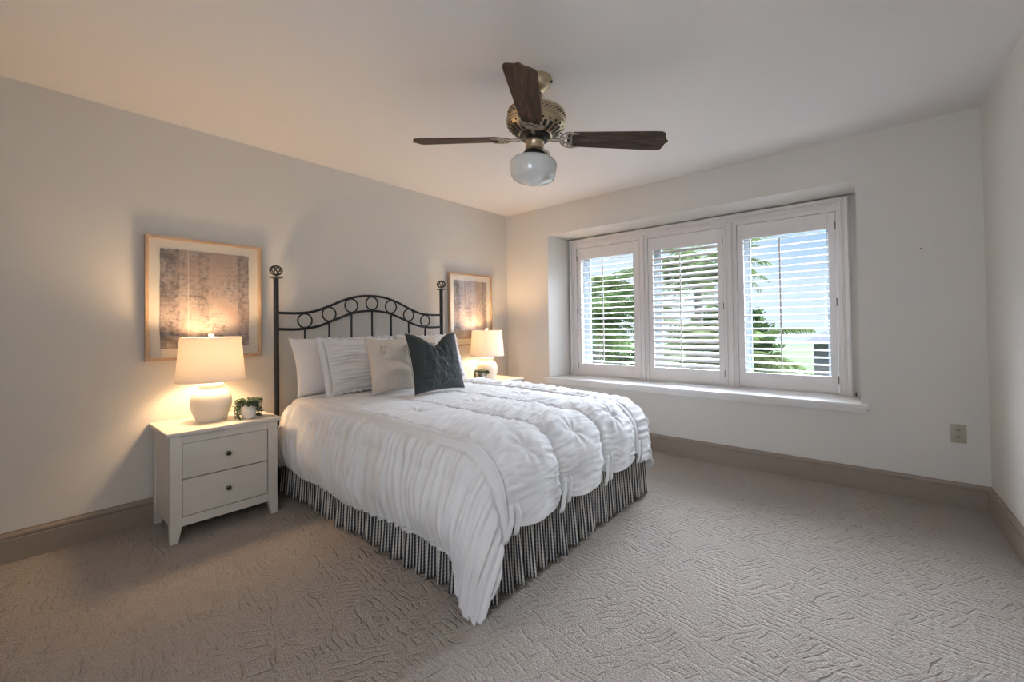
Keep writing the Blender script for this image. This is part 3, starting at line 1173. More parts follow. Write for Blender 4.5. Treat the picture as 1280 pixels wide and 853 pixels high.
# ------------------------------------------------------------------ pillows
def pillow_mesh(w, h, th, ear=0.05, seed=0, wr=0.004, kind='plain', notch=0.0, n=70):
    u = np.linspace(-1, 1, n)
    Ug, Vg = np.meshgrid(u, u, indexing='ij')
    pu = np.sign(Ug) * np.abs(Ug)**0.9
    pv = np.sign(Vg) * np.abs(Vg)**0.9
    prof = ((1 - np.abs(Ug)**2.6) * (1 - np.abs(Vg)**2.6))
    prof = np.clip(prof, 0, 1)**0.55
    inx = 1 - ear * (1 - Vg**2)
    inz = 1 - ear * (1 - Ug**2)
    Y = 0.5 * w * Ug * inx
    Z = 0.5 * h * Vg * inz
    if notch:
        top = np.clip((Vg + 0.1) / 1.1, 0, 1)**2
        Z = Z - notch * np.exp(-(Ug / 0.42)**2) * top
        prof = prof * (1 - 0.45 * np.exp(-(Ug / 0.22)**2) * np.clip(Vg, 0, 1))
    sideV = []
    for s in (1, -1):
        X = s * 0.5 * th * prof
        if kind == 'ruched':
            wob = 0.5 * vnoise(Vg * 2, Ug * 2.2, seed + 3)
            d = 0.0105 * np.sin(2 * PI * (Z / 0.027 + wob)) * (0.55 + 0.6 * vnoise(Z / 0.03, Y / 0.12, seed)) + 0.003 * vnoise(Z / 0.012, Y / 0.09, seed + 5)
            d = d - 0.006 * np.exp(-((Ug - 0.15) / 0.02)**2)
            d = d * np.clip(prof * 1.6, 0, 1)
        elif kind == 'velvet':
            d = wr * fbm(Y * 16, Z * 16, seed, 3) * prof
            # pinched fan of creases below the chop and at the bottom
            an = np.arctan2(Z + 0.5 * h, Y + 0.02)
            d = d + 0.0022 * np.sin(an * 15 + 3 * vnoise(Y * 20, Z * 20, 4)) * np.exp(-((Z + 0.42 * h) / 0.07)**2) * np.clip(prof * 1.5, 0, 1)
            d = d + 0.008 * np.sin(26 * Ug) * np.exp(-((Vg - 0.55) / 0.2)**2) * np.exp(-(Ug / 0.35)**2)
        else:
            d = wr * fbm(Y * 9 + Z * 5, Z * 9, seed, 3) * prof
            if kind == 'linen':
                d = d + 0.030 * np.exp(-((Z + 0.05 + 0.7 * (Y + 0.02)**2 * 4 - 0.01) / 0.035)**2) * np.exp(-((Y + 0.02) / 0.12)**2) * prof
                d = d - 0.020 * np.exp(-((Z - 0.01 + 0.5 * (Y + 0.02)**2 * 4) / 0.028)**2) * np.exp(-((Y + 0.03) / 0.12)**2) * prof
        X = X + s * d
        sideV.append(np.stack([X, Y, Z], -1).reshape(-1, 3))
    Fq = grid_faces(n, n)
    V = np.concatenate(sideV)
    F2 = Fq[:, ::-1] + n * n
    return np_mesh('pillow', V, np.concatenate([Fq, F2])), Z


def weld(me, d=0.0008):
    bm = bmesh.new()
    bm.from_mesh(me)
    bmesh.ops.remove_doubles(bm, verts=bm.verts[:], dist=d)
    bmesh.ops.recalc_face_normals(bm, faces=bm.faces[:])
    bm.to_mesh(me)
    bm.free()


def pillow(name, label, base, w, h, th, lean, yawz, material, roll_=0.0, group=None, **kw):
    """base = middle of the lower edge; leans back by lean"""
    root = thing(name, label, 'pillow', base, group=group)
    me, _ = pillow_mesh(w, h, th, **kw)
    weld(me)
    ml = Matrix.Rotation(yawz, 4, 'Z') @ Matrix.Rotation(-lean, 4, 'Y') @ Matrix.Rotation(roll_, 4, 'X') @ Matrix.Translation((0, 0, h / 2))
    o = link_mesh('cushion', me, material, root, angle=180)
    o.matrix_local = ml
    return root, ml


def seam_piping(root, ml, w, h, ear, material, name='piping', r=0.003, notch=0.0):
    pts = []
    for (a0, b0, a1, b1) in ((-1, -1, 1, -1), (1, -1, 1, 1), (1, 1, -1, 1), (-1, 1, -1, -1)):
        for i in range(24):
            t_ = i / 24
            U_, V_ = a0 + (a1 - a0) * t_, b0 + (b1 - b0) * t_
            y = 0.5 * w * U_ * (1 - ear * (1 - V_**2))
            z = 0.5 * h * V_ * (1 - ear * (1 - U_**2))
            if notch:
                z -= notch * math.exp(-(U_ / 0.42)**2) * max(0, (V_ + 0.1) / 1.1)**2
            pts.append((0, y, z))
    bm = bmesh.new()
    add_tube(bm, pts, r, 6, closed=True)
    o = obj(name, bm, material, root, angle=180)
    o.matrix_local = ml
    return o


def flange(root, ml, w, h, ear, fl, material):
    """flat ruffled flange round a sham"""
    rows = []
    V = []
    n = 160
    for k in range(2):
        for i in range(n):
            q = i / n * 4
            s_ = int(q); t_ = q - s_
            a0, b0, a1, b1 = ((-1, -1, 1, -1), (1, -1, 1, 1), (1, 1, -1, 1), (-1, 1, -1, -1))[s_]
            U_, V_ = a0 + (a1 - a0) * t_, b0 + (b1 - b0) * t_
            e_ = ear
            y = 0.5 * w * U_ * (1 - e_ * (1 - V_**2))
            z = 0.5 * h * V_ * (1 - e_ * (1 - U_**2))
            if k:
                y += fl * U_ * (1.0 if abs(U_) > 0.99 else 0.5 * abs(U_)**6)
                z += 0.35 * fl * V_ * (1.0 if abs(V_) > 0.99 else 0.5 * abs(V_)**6) * (1 + 0.4 * math.sin(i * 1.7))
            x = 0.006 * math.sin(i * 1.1) * k
            V.append((x, y, z))
    F_ = [(i, (i + 1) % n, n + (i + 1) % n, n + i) for i in range(n)]
    me = np_mesh('flange', V, F_)
    o = link_mesh('flange', me, material, root, angle=180)
    o.matrix_local = ml
    md = o.modifiers.new('thick', 'SOLIDIFY')
    md.thickness = 0.004
    md.offset = 0
    return o


BZ = 0.690
pillow('bed_pillow', 'plain white pillow standing against the headboard, nearest the left nightstand', (0.285, -2.20, BZ - 0.016), 0.66, 0.43, 0.14, RAD(19), 0, M['white_cotton'], seed=3, ear=0.07, group='pillows on the bed')
r1, m1 = pillow('pillow_sham', 'white ruched pillow sham in front of the plain white pillow', (0.445, -2.09, BZ + 0.006), 0.55, 0.395, 0.14, RAD(21), 0.03, M['sham_cotton'], seed=5, kind='ruched', ear=0.05, n=150, group='pillows on the bed')
flange(r1, m1, 0.55, 0.395, 0.05, 0.048, M['white_cotton'])
r2, m2 = pillow('pillow_sham', 'white ruched pillow sham behind the dark cushion, near the window side', (0.445, -1.42, BZ + 0.006), 0.55, 0.395, 0.14, RAD(21), -0.02, M['sham_cotton'], seed=9, kind='ruched', ear=0.05, n=150, group='pillows on the bed')
flange(r2, m2, 0.55, 0.395, 0.05, 0.048, M['white_cotton'])


def linen_cushion(label, base, seed, roll_=0.0, yawz=0.0):
    r_, m_ = pillow('throw_cushion', label, base, 0.40, 0.405, 0.12, RAD(14), yawz, M['beige_linen'], roll_=roll_, seed=seed, kind='linen', ear=0.09, wr=0.008, group='pillows on the bed')
    # knotted fabric ties near the top corners
    for s in (-1, 1):
        bm = bmesh.new()
        c = Vector((0.057, s * 0.10, 0.125))
        add_ball(bm, c + Vector((0.002, 0, 0)), 0.013, 0.7, 1.1, 0.9, 2)
        for dy, dz, L in ((-0.25, -0.95, 0.060), (0.35, -0.9, 0.052), (-0.98, -0.12, 0.022), (0.98, -0.1, 0.022)):
            add_tube(bm, [c, c + Vector((0.012, dy * L * 0.5, dz * L * 0.5)), c + Vector((0.004, dy * L, dz * L))], [0.005, 0.009, 0.008], 8)
        o = obj('fabric_tie', bm, M['beige_linen'], r_, angle=180)
        o.matrix_local = m_
    return r_


linen_cushion('beige linen cushion with knotted ties standing left of the dark cushion', (0.70, -2.01, BZ - 0.006), 13)
linen_cushion('beige linen cushion mostly hidden behind the dark velvet cushion', (0.615, -1.70, BZ - 0.006), 14)
r3, m3 = pillow('throw_cushion', 'dark green velvet cushion with chopped top, frontmost on the bed', (0.95, -1.815, BZ - 0.004), 0.46, 0.435, 0.15, RAD(15), 0.0, M['green_velvet'], seed=23, kind='velvet', ear=0.08, wr=0.008, notch=0.085, n=110, group='pillows on the bed')
seam_piping(r3, m3, 0.46, 0.435, 0.08, M['beige_linen'], r=0.0028, notch=0.085)


# ------------------------------------------------------------------ nightstands
def make_nightstand(label, loc):
    root = thing('nightstand', label, 'nightstand', loc, group='nightstands beside the bed')
    hw, x1, x0 = 0.268, 0.440, 0.012
    bm = bmesh.new()
    add_box(bm, 0.006, 0.455, -0.287, 0.287, 0.573, 0.596, 0.006)
    obj('top', bm, M['cream_paint'], root, smooth=False)
    # four posts, tapered on their inner faces below the case
    for sx in (0, 1):
        for sy in (-1, 1):
            xa, xb = (x1 - 0.045, x1) if sx else (x0, x0 + 0.045)
            bm = bmesh.new()
            b2 = bmesh.new()
            yo = sy * hw
            yi = sy * (hw - 0.052)
            yb = sy * (hw - 0.036)
            xi = xa if sx else xb
            xo = xb if sx else xa
            xib = xi + (0.012 if sx else -0.012)
            prof = [(0.0, xib, yb), (0.025, xib, yb + (yi - yb) * 0.2), (0.085, xi, yi), (0.573, xi, yi)]
            rings = []
            for z, xx, yy in prof:
                rings.append([b2.verts.new(p) for p in ((xo, yo, z), (xx, yo, z), (xx, yy, z), (xo, yy, z))])
            b2.faces.new(rings[0]); b2.faces.new(rings[-1][::-1])
            for a, b_ in zip(rings, rings[1:]):
                for i in range(4):
                    j = (i + 1) % 4
                    b2.faces.new((a[i], a[j], b_[j], b_[i]))
            bmesh.ops.recalc_face_normals(b2, faces=b2.faces[:])
            merge(bm, b2)
            o = obj('leg', bm, M['cream_paint'], root, smooth=False)
    bm = bmesh.new()
    # side panels set back, back panel, rails
    for sy in (-1, 1):
        y = sy * (hw - 0.008)
        add_box(bm, x0 + 0.045, x1 - 0.045, min(y, y - sy * 0.014), max(y, y - sy * 0.014), 0.080, 0.573)
    add_box(bm, x0 + 0.008, x0 + 0.018, -hw + 0.05, hw - 0.05, 0.09, 0.573)
    add_box(bm, x1 - 0.030, x1 - 0.004, -hw + 0.052, hw - 0.052, 0.530, 0.573)
    add_box(bm, x1 - 0.030, x1 - 0.004, -hw + 0.052, hw - 0.052, 0.083, 0.131)
    add_box(bm, x0 + 0.02, x1 - 0.035, -hw + 0.025, hw - 0.025, 0.10, 0.12)
    obj('carcass', bm, M['cream_paint'], root, smooth=False)
    bm = bmesh.new()
    add_box(bm, x1 - 0.060, x1 - 0.055, -hw + 0.03, hw - 0.03, 0.12, 0.545)
    ob = obj('drawer_gap_shade', bm, M['slot'], root, smooth=False)  # dark sheet behind the drawer fronts, coloured as the shade in their gaps
    for (z0, z1) in ((0.337, 0.527), (0.1345, 0.3315)):
        bm = bmesh.new()
        add_box(bm, x1 - 0.050, x1 - 0.006, -hw + 0.0555, hw - 0.0555, z0, z1, 0.002)
        dr = obj('drawer', bm, M['cream_paint'], root, smooth=False)
        bm = bmesh.new()
        add_lathe(bm, [(0.006, 0), (0.0055, 0.010), (0.010, 0.013), (0.0135, 0.018), (0.013, 0.023), (0.008, 0.027), (0.002, 0.0285)], 20)
        k = obj('knob', bm, M['bronze'], dr, loc=(x1 - 0.007, 0, 0.5 * (z0 + z1)), rot=(0, PI / 2, 0))
        k['label'] = 'round dark bronze knob'
    return root


N1 = (0.0, -2.985, 0)
N2 = (0.0, -0.555, 0)
nst = make_nightstand('cream two-drawer nightstand on the left, in full view beside the bed', N1)
dup(nst, N2, 'cream nightstand in the far corner, mostly hidden behind the bed')


# ------------------------------------------------------------------ table lamps
def make_lamp(label, loc):
    root = thing('table_lamp', label, 'lamp', loc, group='table lamps')
    bm = bmesh.new()
    prof = [(0.078, 0.0), (0.083, 0.004), (0.083, 0.010), (0.080, 0.016), (0.086, 0.028), (0.097, 0.055), (0.1055, 0.085), (0.108, 0.110),
            (0.105, 0.135), (0.096, 0.160), (0.080, 0.180), (0.066, 0.191), (0.060, 0.197), (0.060, 0.203), (0.064, 0.207), (0.0645, 0.219), (0.061, 0.224), (0.030, 0.225), (0.012, 0.226)]
    add_lathe(bm, prof, 64)
    obj('base', bm, M['ceramic'], root, angle=50)
    bm = bmesh.new()
    add_lathe(bm, [(0.011, 0.226), (0.011, 0.245), (0.017, 0.250), (0.017, 0.285), (0.008, 0.288)], 20)
    obj('socket', bm, M['brass'], root)
    bm = bmesh.new()
    add_lathe(bm, [(0.011, 0.286), (0.013, 0.296), (0.026, 0.325), (0.029, 0.345), (0.024, 0.365), (0.010, 0.376), (0.002, 0.378)], 20)
    obj('bulb', bm, M['bulb'], root)
    # shade: thin open truncated cone, with rolled rims
    zb, zt, rb, rt = 0.243, 0.505, 0.178, 0.156
    bm = bmesh.new()
    b2 = bmesh.new()
    n = 72
    prof = [(rb, zb), (rb - 0.5 * (rb - rt), (zb + zt) / 2), (rt, zt), (rt - 0.002, zt), (rb - 0.5 * (rb - rt) - 0.002, (zb + zt) / 2), (rb - 0.002, zb), (rb, zb)]
    add_lathe(bm, prof[:-1] + [prof[0]], n, cap=False)
    bmesh.ops.remove_doubles(bm, verts=bm.verts[:], dist=1e-5)
    sh = obj('shade', bm, M['shade'], root, angle=50)
    bm = bmesh.new()
    for r_, z in ((rt - 0.003, zt - 0.004), (rb - 0.003, zb + 0.004)):
        add_tube(bm, [(r_ * math.cos(2 * PI * q / 60), r_ * math.sin(2 * PI * q / 60), z) for q in range(60)], 0.0018, 6, closed=True)
    for k in range(3):
        a = 2 * PI * k / 3 + 0.4
        add_tube(bm, [((rt - 0.003) * math.cos(a), (rt - 0.003) * math.sin(a), zt - 0.004), (0.012 * math.cos(a), 0.012 * math.sin(a), zt - 0.012)], 0.0016, 6)
    # harp
    pts = []
    for q in range(25):
        an = PI * q / 24
        pts.append((0, 0.045 * math.cos(an), 0.39 + 0.105 * math.sin(an) if True else 0))
    pts = [(0, 0.015, 0.262), (0, 0.045, 0.30)] + pts + [(0, -0.045, 0.30), (0, -0.015, 0.262)]
    add_tube(bm, pts, 0.0018, 6)
    obj('harp', bm, M['pewter'], root, angle=60)
    bm = bmesh.new()
    add_lathe(bm, [(0.004, 0.493), (0.010, 0.497), (0.006, 0.506), (0.010, 0.512), (0.0155, 0.520), (0.014, 0.528), (0.007, 0.534), (0.001, 0.535)], 20)
    fin = obj('finial', bm, M['pot'], root, angle=60)
    fin['label'] = 'small white ball finial above the shade'
    return root


LZ = 0.596
lampA = make_lamp('lit white-shaded lamp with ivory ball base on the left nightstand', (0.22, -3.010, LZ))
lampB = dup(lampA, (0.225, -0.587, LZ), 'lit ivory ball lamp on the far nightstand in the corner')
for p in ((0.22, -3.010), (0.225, -0.587)):
    light('lamp_bulb_light', 'POINT', (p[0], p[1], LZ + 0.395), LAMP_POWER, (1.0, 0.66, 0.36), shadow_soft_size=0.06)


# ------------------------------------------------------------------ trailing plants
def make_plant(label, loc):
    root = thing('potted_succulent', label, 'plant', loc, group='small trailing plants')
    bm = bmesh.new()
    prof = [(0.028, 0.0), (0.034, 0.003), (0.040, 0.022), (0.0435, 0.045), (0.043, 0.065), (0.038, 0.085), (0.034, 0.092), (0.031, 0.092), (0.034, 0.080), (0.030, 0.078), (0.002, 0.078)]
    add_lathe(bm, prof, 40)
    obj('pot', bm, M['pot'], root, angle=50)
    bm = bmesh.new()
    add_lathe(bm, [(0.033, 0.072), (0.033, 0.081), (0.02, 0.086), (0.002, 0.088)], 24)
    obj('soil', bm, M['soil'], root)
    rnd = random.Random(4)
    bl = bmesh.new()
    bs = bmesh.new()
    n = 20
    leaf_src = bmesh.new()
    bmesh.ops.create_icosphere(leaf_src, subdivisions=1, radius=1.0)
    lm = bpy.data.meshes.new('tmpleaf')
    leaf_src.to_mesh(lm)
    leaf_src.free()
    for k in range(n):
        a = 2 * PI * k / n + rnd.uniform(-0.2, 0.2)
        # front-left and right sides get long trails, the front middle stays open
        L = rnd.choice([0.05, 0.075, 0.10, 0.125])
        if abs(math.atan2(math.sin(a + 0.55), math.cos(a + 0.55))) < 0.5:
            L = 0.015
        reach = 0.058 + rnd.uniform(-0.006, 0.014)
        pts = []
        for q in range(14):
            t_ = q / 13
            if t_ < 0.5:
                w_ = t_ / 0.5
                r_ = 0.012 + (reach - 0.012) * math.sin(w_ * PI / 2)
                z = 0.086 + 0.034 * math.sin(w_ * PI * 0.75) - 0.008 * w_
            else:
                w_ = (t_ - 0.5) / 0.5
                r_ = reach + 0.004 * math.sin(w_ * 3)
                z = 0.086 + 0.034 * math.sin(PI * 0.75) - 0.008 - L * w_
            pts.append(Vector((r_ * math.cos(a + 0.25 * t_), r_ * math.sin(a + 0.25 * t_), max(z, 0.006))))
        add_tube(bs, pts, 0.0011, 5)
        for q in range(1, 14):
            for s in range(3):
                p = pts[q] + Vector((rnd.uniform(-.008, .008), rnd.uniform(-.008, .008), rnd.uniform(-.005, .005)))
                p.z = max(p.z, 0.007)
                rr = Matrix.Rotation(rnd.uniform(0, 2 * PI), 4, 'Z') @ Matrix.Rotation(rnd.uniform(-1.1, 1.1), 4, 'X') @ Matrix.Rotation(rnd.uniform(-.8, .8), 4, 'Y')
                sc_ = rnd.uniform(0.8, 1.2)
                m4 = Matrix.Translation(p) @ rr @ Matrix.Diagonal((0.0078 * sc_, 0.0046 * sc_, 0.0026 * sc_, 1))
                b0 = len(bl.verts)
                bl.from_mesh(lm)
                bl.verts.ensure_lookup_table()
                bmesh.ops.transform(bl, matrix=m4, verts=bl.verts[b0:])
    bpy.data.meshes.remove(lm)
    obj('foliage', bl, M['leaf'], root, angle=180)
    obj('stems', bs, M['leaf'], root, angle=180)
    return root


plA = make_plant('small trailing succulent in white pot on the left nightstand beside the lamp', (0.335, -2.845, LZ))
dup(plA, (0.335, -0.785, LZ), 'small trailing succulent in white pot on the far nightstand', rot=(0, 0, 0.8))


# ------------------------------------------------------------------ pictures
def make_picture(label, loc):
    root = thing('framed_print', label, 'picture', loc, group='framed rug prints')
    w, h, d, fw = 0.626, 0.758, 0.036, 0.017
    hw, hh = w / 2, h / 2
    bm = bmesh.new()
    for (y0, y1, z0, z1) in ((-hw, -hw + fw, -hh, hh), (hw - fw, hw, -hh, hh), (-hw + fw, hw - fw, -hh, -hh + fw), (-hw + fw, hw - fw, hh - fw, hh)):
        add_box(bm, 0.002, d, y0, y1, z0, z1, 0.0015)
    obj('frame', bm, M['oak'], root, smooth=False)
    bm = bmesh.new()
    add_box(bm, 0.004, 0.014, -hw + fw, hw - fw, -hh + fw, hh - fw)
    obj('mat_board', bm, M['matboard'], root, smooth=False)
    # print with slightly uneven deckled edges floating on the mat
    V = []; F_ = []
    rnd = random.Random(2)
    pw, ph = 0.240, 0.308
    n = 40
    b2 = bmesh.new()
    loop = []
    for i in range(n): loop.append((-pw + 2 * pw * i / n, -ph + rnd.uniform(-.002, .002)))
    for i in range(n): loop.append((pw + rnd.uniform(-.002, .002), -ph + 2 * ph * i / n))
    for i in range(n): loop.append((pw - 2 * pw * i / n, ph + rnd.uniform(-.002, .002)))
    for i in range(n): loop.append((-pw + rnd.uniform(-.002, .002), ph - 2 * ph * i / n))
    lo_ = [b2.verts.new((0.0145, y, z)) for y, z in loop]
    hi_ = [b2.verts.new((0.0165, y, z)) for y, z in loop]
    b2.faces.new(hi_)
    for i in range(len(loop)):
        j = (i + 1) % len(loop)
        b2.faces.new((lo_[i], lo_[j], hi_[j], hi_[i]))
    bmesh.ops.recalc_face_normals(b2, faces=b2.faces[:])
    obj('rug_print', b2, M['print'], root, smooth=False)
    bm = bmesh.new()
    add_box(bm, 0.029, 0.031, -hw + fw, hw - fw, -hh + fw, hh - fw)
    obj('glazing', bm, M['glazing'], root, smooth=False)
    return root


pic = make_picture('oak-framed faded rug print hanging behind the left lamp', (0.0, -2.980, 1.343))
dup(pic, (0.0, -0.612, 1.323), 'oak-framed faded rug print reflecting the shutters, hanging in the corner behind the far lamp')

# ------------------------------------------------------------------ wall outlet and nail
out = thing('wall_outlet', 'almond duplex wall outlet low on the window wall right of the sill', 'outlet', (3.686, 0, 0.449))
bm = bmesh.new()
add_box(bm, -0.036, 0.036, -0.006, 0, -0.0575, 0.0575, 0.003)
obj('cover_plate', bm, M['almond'], out)
for z in (-0.0195, 0.0195):
    bm = bmesh.new()
    pts = [(0.0165 * math.cos(2 * PI * i / 28), max(-0.0125, min(0.0125, 0.0165 * math.sin(2 * PI * i / 28)))) for i in range(28)]
    b2 = bmesh.new()
    A = [b2.verts.new((x, -0.006, z + zz)) for x, zz in pts]
    B = [b2.verts.new((x, -0.0085, z + zz)) for x, zz in pts]
    b2.faces.new(B)
    for i in range(28):
        b2.faces.new((A[i], A[(i + 1) % 28], B[(i + 1) % 28], B[i]))
    bmesh.ops.recalc_face_normals(b2, faces=b2.faces[:])
    merge(bm, b2)
    so = obj('socket', bm, M['almond'], out)
    bm = bmesh.new()
    add_box(bm, -0.0080, -0.0050, -0.0092, -0.0084, z - 0.002, z + 0.008)
    add_box(bm, 0.0050, 0.0080, -0.0092, -0.0084, z - 0.002, z + 0.008)
    add_lathe(bm, [(0.003, 0), (0.003, 0.0008)], 12, (0, 0, 0))
    bmesh.ops.transform(bm, matrix=Matrix.Translation((0, -0.0084, z - 0.008)) @ Matrix.Rotation(PI / 2, 4, 'X'), verts=bm.verts[-24:])
    obj('slots', bm, M['slot'], so, smooth=False)
bm = bmesh.new()
add_lathe(bm, [(0.003, 0), (0.0035, 0.001), (0.002, 0.002)], 12)
obj('screw', bm, M['slot'], out, loc=(0, -0.006, 0.047), rot=(PI / 2, 0, 0))
bm = bmesh.new()
add_lathe(bm, [(0.0015, 0), (0.0015, 0.014), (0.0045, 0.0145), (0.0045, 0.016), (0.001, 0.0165)], 12)
tag(obj('picture_nail', bm, M['dark_metal'], loc=(3.54, 0.001, 1.61), rot=(PI / 2, 0, 0)), 'tiny dark nail alone in the wall right of the window', 'nail')

# ------------------------------------------------------------------ ceiling fan
Fh = Vector((F.x, F.y, 0)).normalized()
fan = thing('ceiling_fan', 'antique brass ceiling fan with four dark wood blades and milk glass globe', 'ceiling fan', (2.003, -2.020, H))
fan.rotation_mode = 'QUATERNION'
fan.rotation_quaternion = Matrix.Rotation(0.0737, 3, Fh).to_quaternion()
ANG = RAD(32.2)
bm = bmesh.new()
add_lathe(bm, [(0.062, 0.012), (0.066, 0.0), (0.067, -0.012), (0.064, -0.030), (0.052, -0.052), (0.034, -0.066), (0.020, -0.072), (0.016, -0.074)], 40)
can = obj('canopy', bm, M['brass'], fan)
bm = bmesh.new()
add_tube(bm, [(0.060, 0.02, -0.03), (0.072, 0.024, -0.03)], 0.006, 8)
obj('canopy_screw', bm, M['dark_metal'], can)
bm = bmesh.new()
add_lathe(bm, [(0.012, -0.070), (0.012, -0.190)], 20)
add_lathe(bm, [(0.014, -0.072), (0.024, -0.082), (0.028, -0.094), (0.022, -0.108), (0.013, -0.116)], 24)
obj('downrod', bm, M['pewter'], fan)
# motor housing with pierced band
bm = bmesh.new()
add_lathe(bm, [(0.014, -0.172), (0.050, -0.174), (0.112, -0.178), (0.145, -0.184), (0.1525, -0.188), (0.1535, -0.194), (0.149, -0.197), (0.149, -0.222), (0.1525, -0.225),
               (0.156, -0.229), (0.156, -0.234), (0.151, -0.238), (0.152, -0.243), (0.155, -0.247), (0.154, -0.253), (0.147, -0.258)], 64)
mot = obj('motor_housing', bm, M['brass'], fan, angle=35)
bm = bmesh.new()
rnd = random.Random(9)
for k in range(40):
    for q, zz in enumerate((-0.2025, -0.2095, -0.2165)):
        a = 2 * PI * (k + 0.5 * (q % 2)) / 40
        add_ball(bm, (0.1492 * math.cos(a), 0.1492 * math.sin(a), zz), 0.0042, 1, 1, 0.7 if q != 1 else 1.0, 1)
obj('pierced_band', bm, M['slot'], mot)
# slotted lower bowl
bm = bmesh.new()
add_lathe(bm, [(0.148, -0.256), (0.143, -0.264), (0.121, -0.283), (0.090, -0.299), (0.060, -0.305), (0.020, -0.305)], 64)
bow = obj('vent_bowl', bm, M['brass'], fan, angle=35)
bm = bmesh.new()
for k in range(24):
    a = 2 * PI * k / 24
    ca, sa = math.cos(a), math.sin(a)
    pr = [(0.1325, -0.2730), (0.117, -0.2855), (0.088, -0.3005)]
    pr2 = [(0.1425, -0.2525), (0.1385, -0.2575)]
    b2 = bmesh.new()
    L_ = []; R_ = []
    for i, (r_, z) in enumerate(pr):
        w_ = (0.0085, 0.0080, 0.0058)[i]
        L_.append(b2.verts.new(((r_ + 0.001) * ca - w_ * sa, (r_ + 0.001) * sa + w_ * ca, z - 0.0016)))
        R_.append(b2.verts.new(((r_ + 0.001) * ca + w_ * sa, (r_ + 0.001) * sa - w_ * ca, z - 0.0016)))
    for i in range(2):
        b2.faces.new((L_[i], L_[i + 1], R_[i + 1], R_[i]))
    merge(bm, b2)
    a2 = a + PI / 24
    add_ball(bm, (0.1408 * math.cos(a2), 0.1408 * math.sin(a2), -0.2655), 0.0062, 1, 1, 1, 1)
o = obj('vent_slots', bm, M['slot'], bow, smooth=False)
bm = bmesh.new()
add_lathe(bm, [(0.078, -0.300), (0.080, -0.306), (0.074, -0.322), (0.050, -0.330), (0.044, -0.331)], 40)
obj('flywheel', bm, M['dark_metal'], fan)
bm = bmesh.new()
add_lathe(bm, [(0.040, -0.326), (0.046, -0.330), (0.047, -0.340), (0.044, -0.344), (0.0445, -0.372), (0.048, -0.376), (0.049, -0.384), (0.043, -0.389)], 32)
for k in range(8):
    a = 2 * PI * k / 8
    add_tube(bm, [(0.0455 * math.cos(a), 0.0455 * math.sin(a), -0.343), (0.0455 * math.cos(a), 0.0455 * math.sin(a), -0.373)], 0.0022, 6)
sw = obj('switch_housing', bm, M['brass'], fan)
bm = bmesh.new()
add_lathe(bm, [(0.044, -0.386), (0.052, -0.390), (0.058, -0.398), (0.059, -0.412), (0.055, -0.416), (0.044, -0.417)], 40)
for k in range(3):
    a = 2 * PI * k / 3 + 1.2
    add_tube(bm, [(0.055 * math.cos(a), 0.055 * math.sin(a), -0.404), (0.072 * math.cos(a), 0.072 * math.sin(a), -0.404)], 0.0035, 8)
obj('globe_fitter', bm, M['dark_metal'], fan)
# curved reverse switch arm / chain loop beside the fitter
bm = bmesh.new()
side_dir = R0
pts = []
for q in range(12):
    an = PI * q / 11
    pts.append(side_dir * (0.062 + 0.018 * math.sin(an)) + Vector((0, 0, -0.385 - 0.022 + 0.030 * math.cos(an))))
add_tube(bm, pts, 0.0045, 8)
obj('chain_bracket', bm, M['pewter'], fan)
bm = bmesh.new()
prof = [(0.050, -0.408), (0.056, -0.414), (0.070, -0.419), (0.092, -0.425), (0.112, -0.434), (0.1205, -0.446), (0.1225, -0.458), (0.1195, -0.486), (0.116, -0.508), (0.113, -0.518),
        (0.102, -0.533), (0.088, -0.540), (0.078, -0.543), (0.062, -0.549), (0.040, -0.557), (0.018, -0.564), (0.004, -0.566)]
add_lathe(bm, prof, 64)
obj('globe', bm, M['milk_glass'], fan, angle=28)


def blade_outline():
    L0, L1 = 0.166, 0.656
    pts = []
    hw0, hw1 = 0.056, 0.070
    up_ = [(L0 + 0.0, 0.024), (L0 + 0.014, 0.044), (L0 + 0.040, hw0), (L1 - 0.06, hw1), (L1 - 0.030, hw1 - 0.001), (L1 - 0.017, hw1 - 0.008), (L1 - 0.010, hw1 - 0.020), (L1 - 0.006, hw1 - 0.036),
           (L1 - 0.003, 0.018), (L1 + 0.006, 0.006), (L1 + 0.010, 0.0)]
    return up_ + [(x, -y) for x, y in up_[-2::-1]]


def blade_mesh():
    bm = bmesh.new()
    b2 = bmesh.new()
    o_ = blade_outline()
    lo_ = [b2.verts.new((x, y, -0.003)) for x, y in o_]
    hi_ = [b2.verts.new((x, y, 0.003)) for x, y in o_]
    b2.faces.new(lo_[::-1]); b2.faces.new(hi_)
    n = len(o_)
    for i in range(n):
        b2.faces.new((lo_[i], lo_[(i + 1) % n], hi_[(i + 1) % n], hi_[i]))
    bmesh.ops.recalc_face_normals(b2, faces=b2.faces[:])
    merge(bm, b2)
    return bm


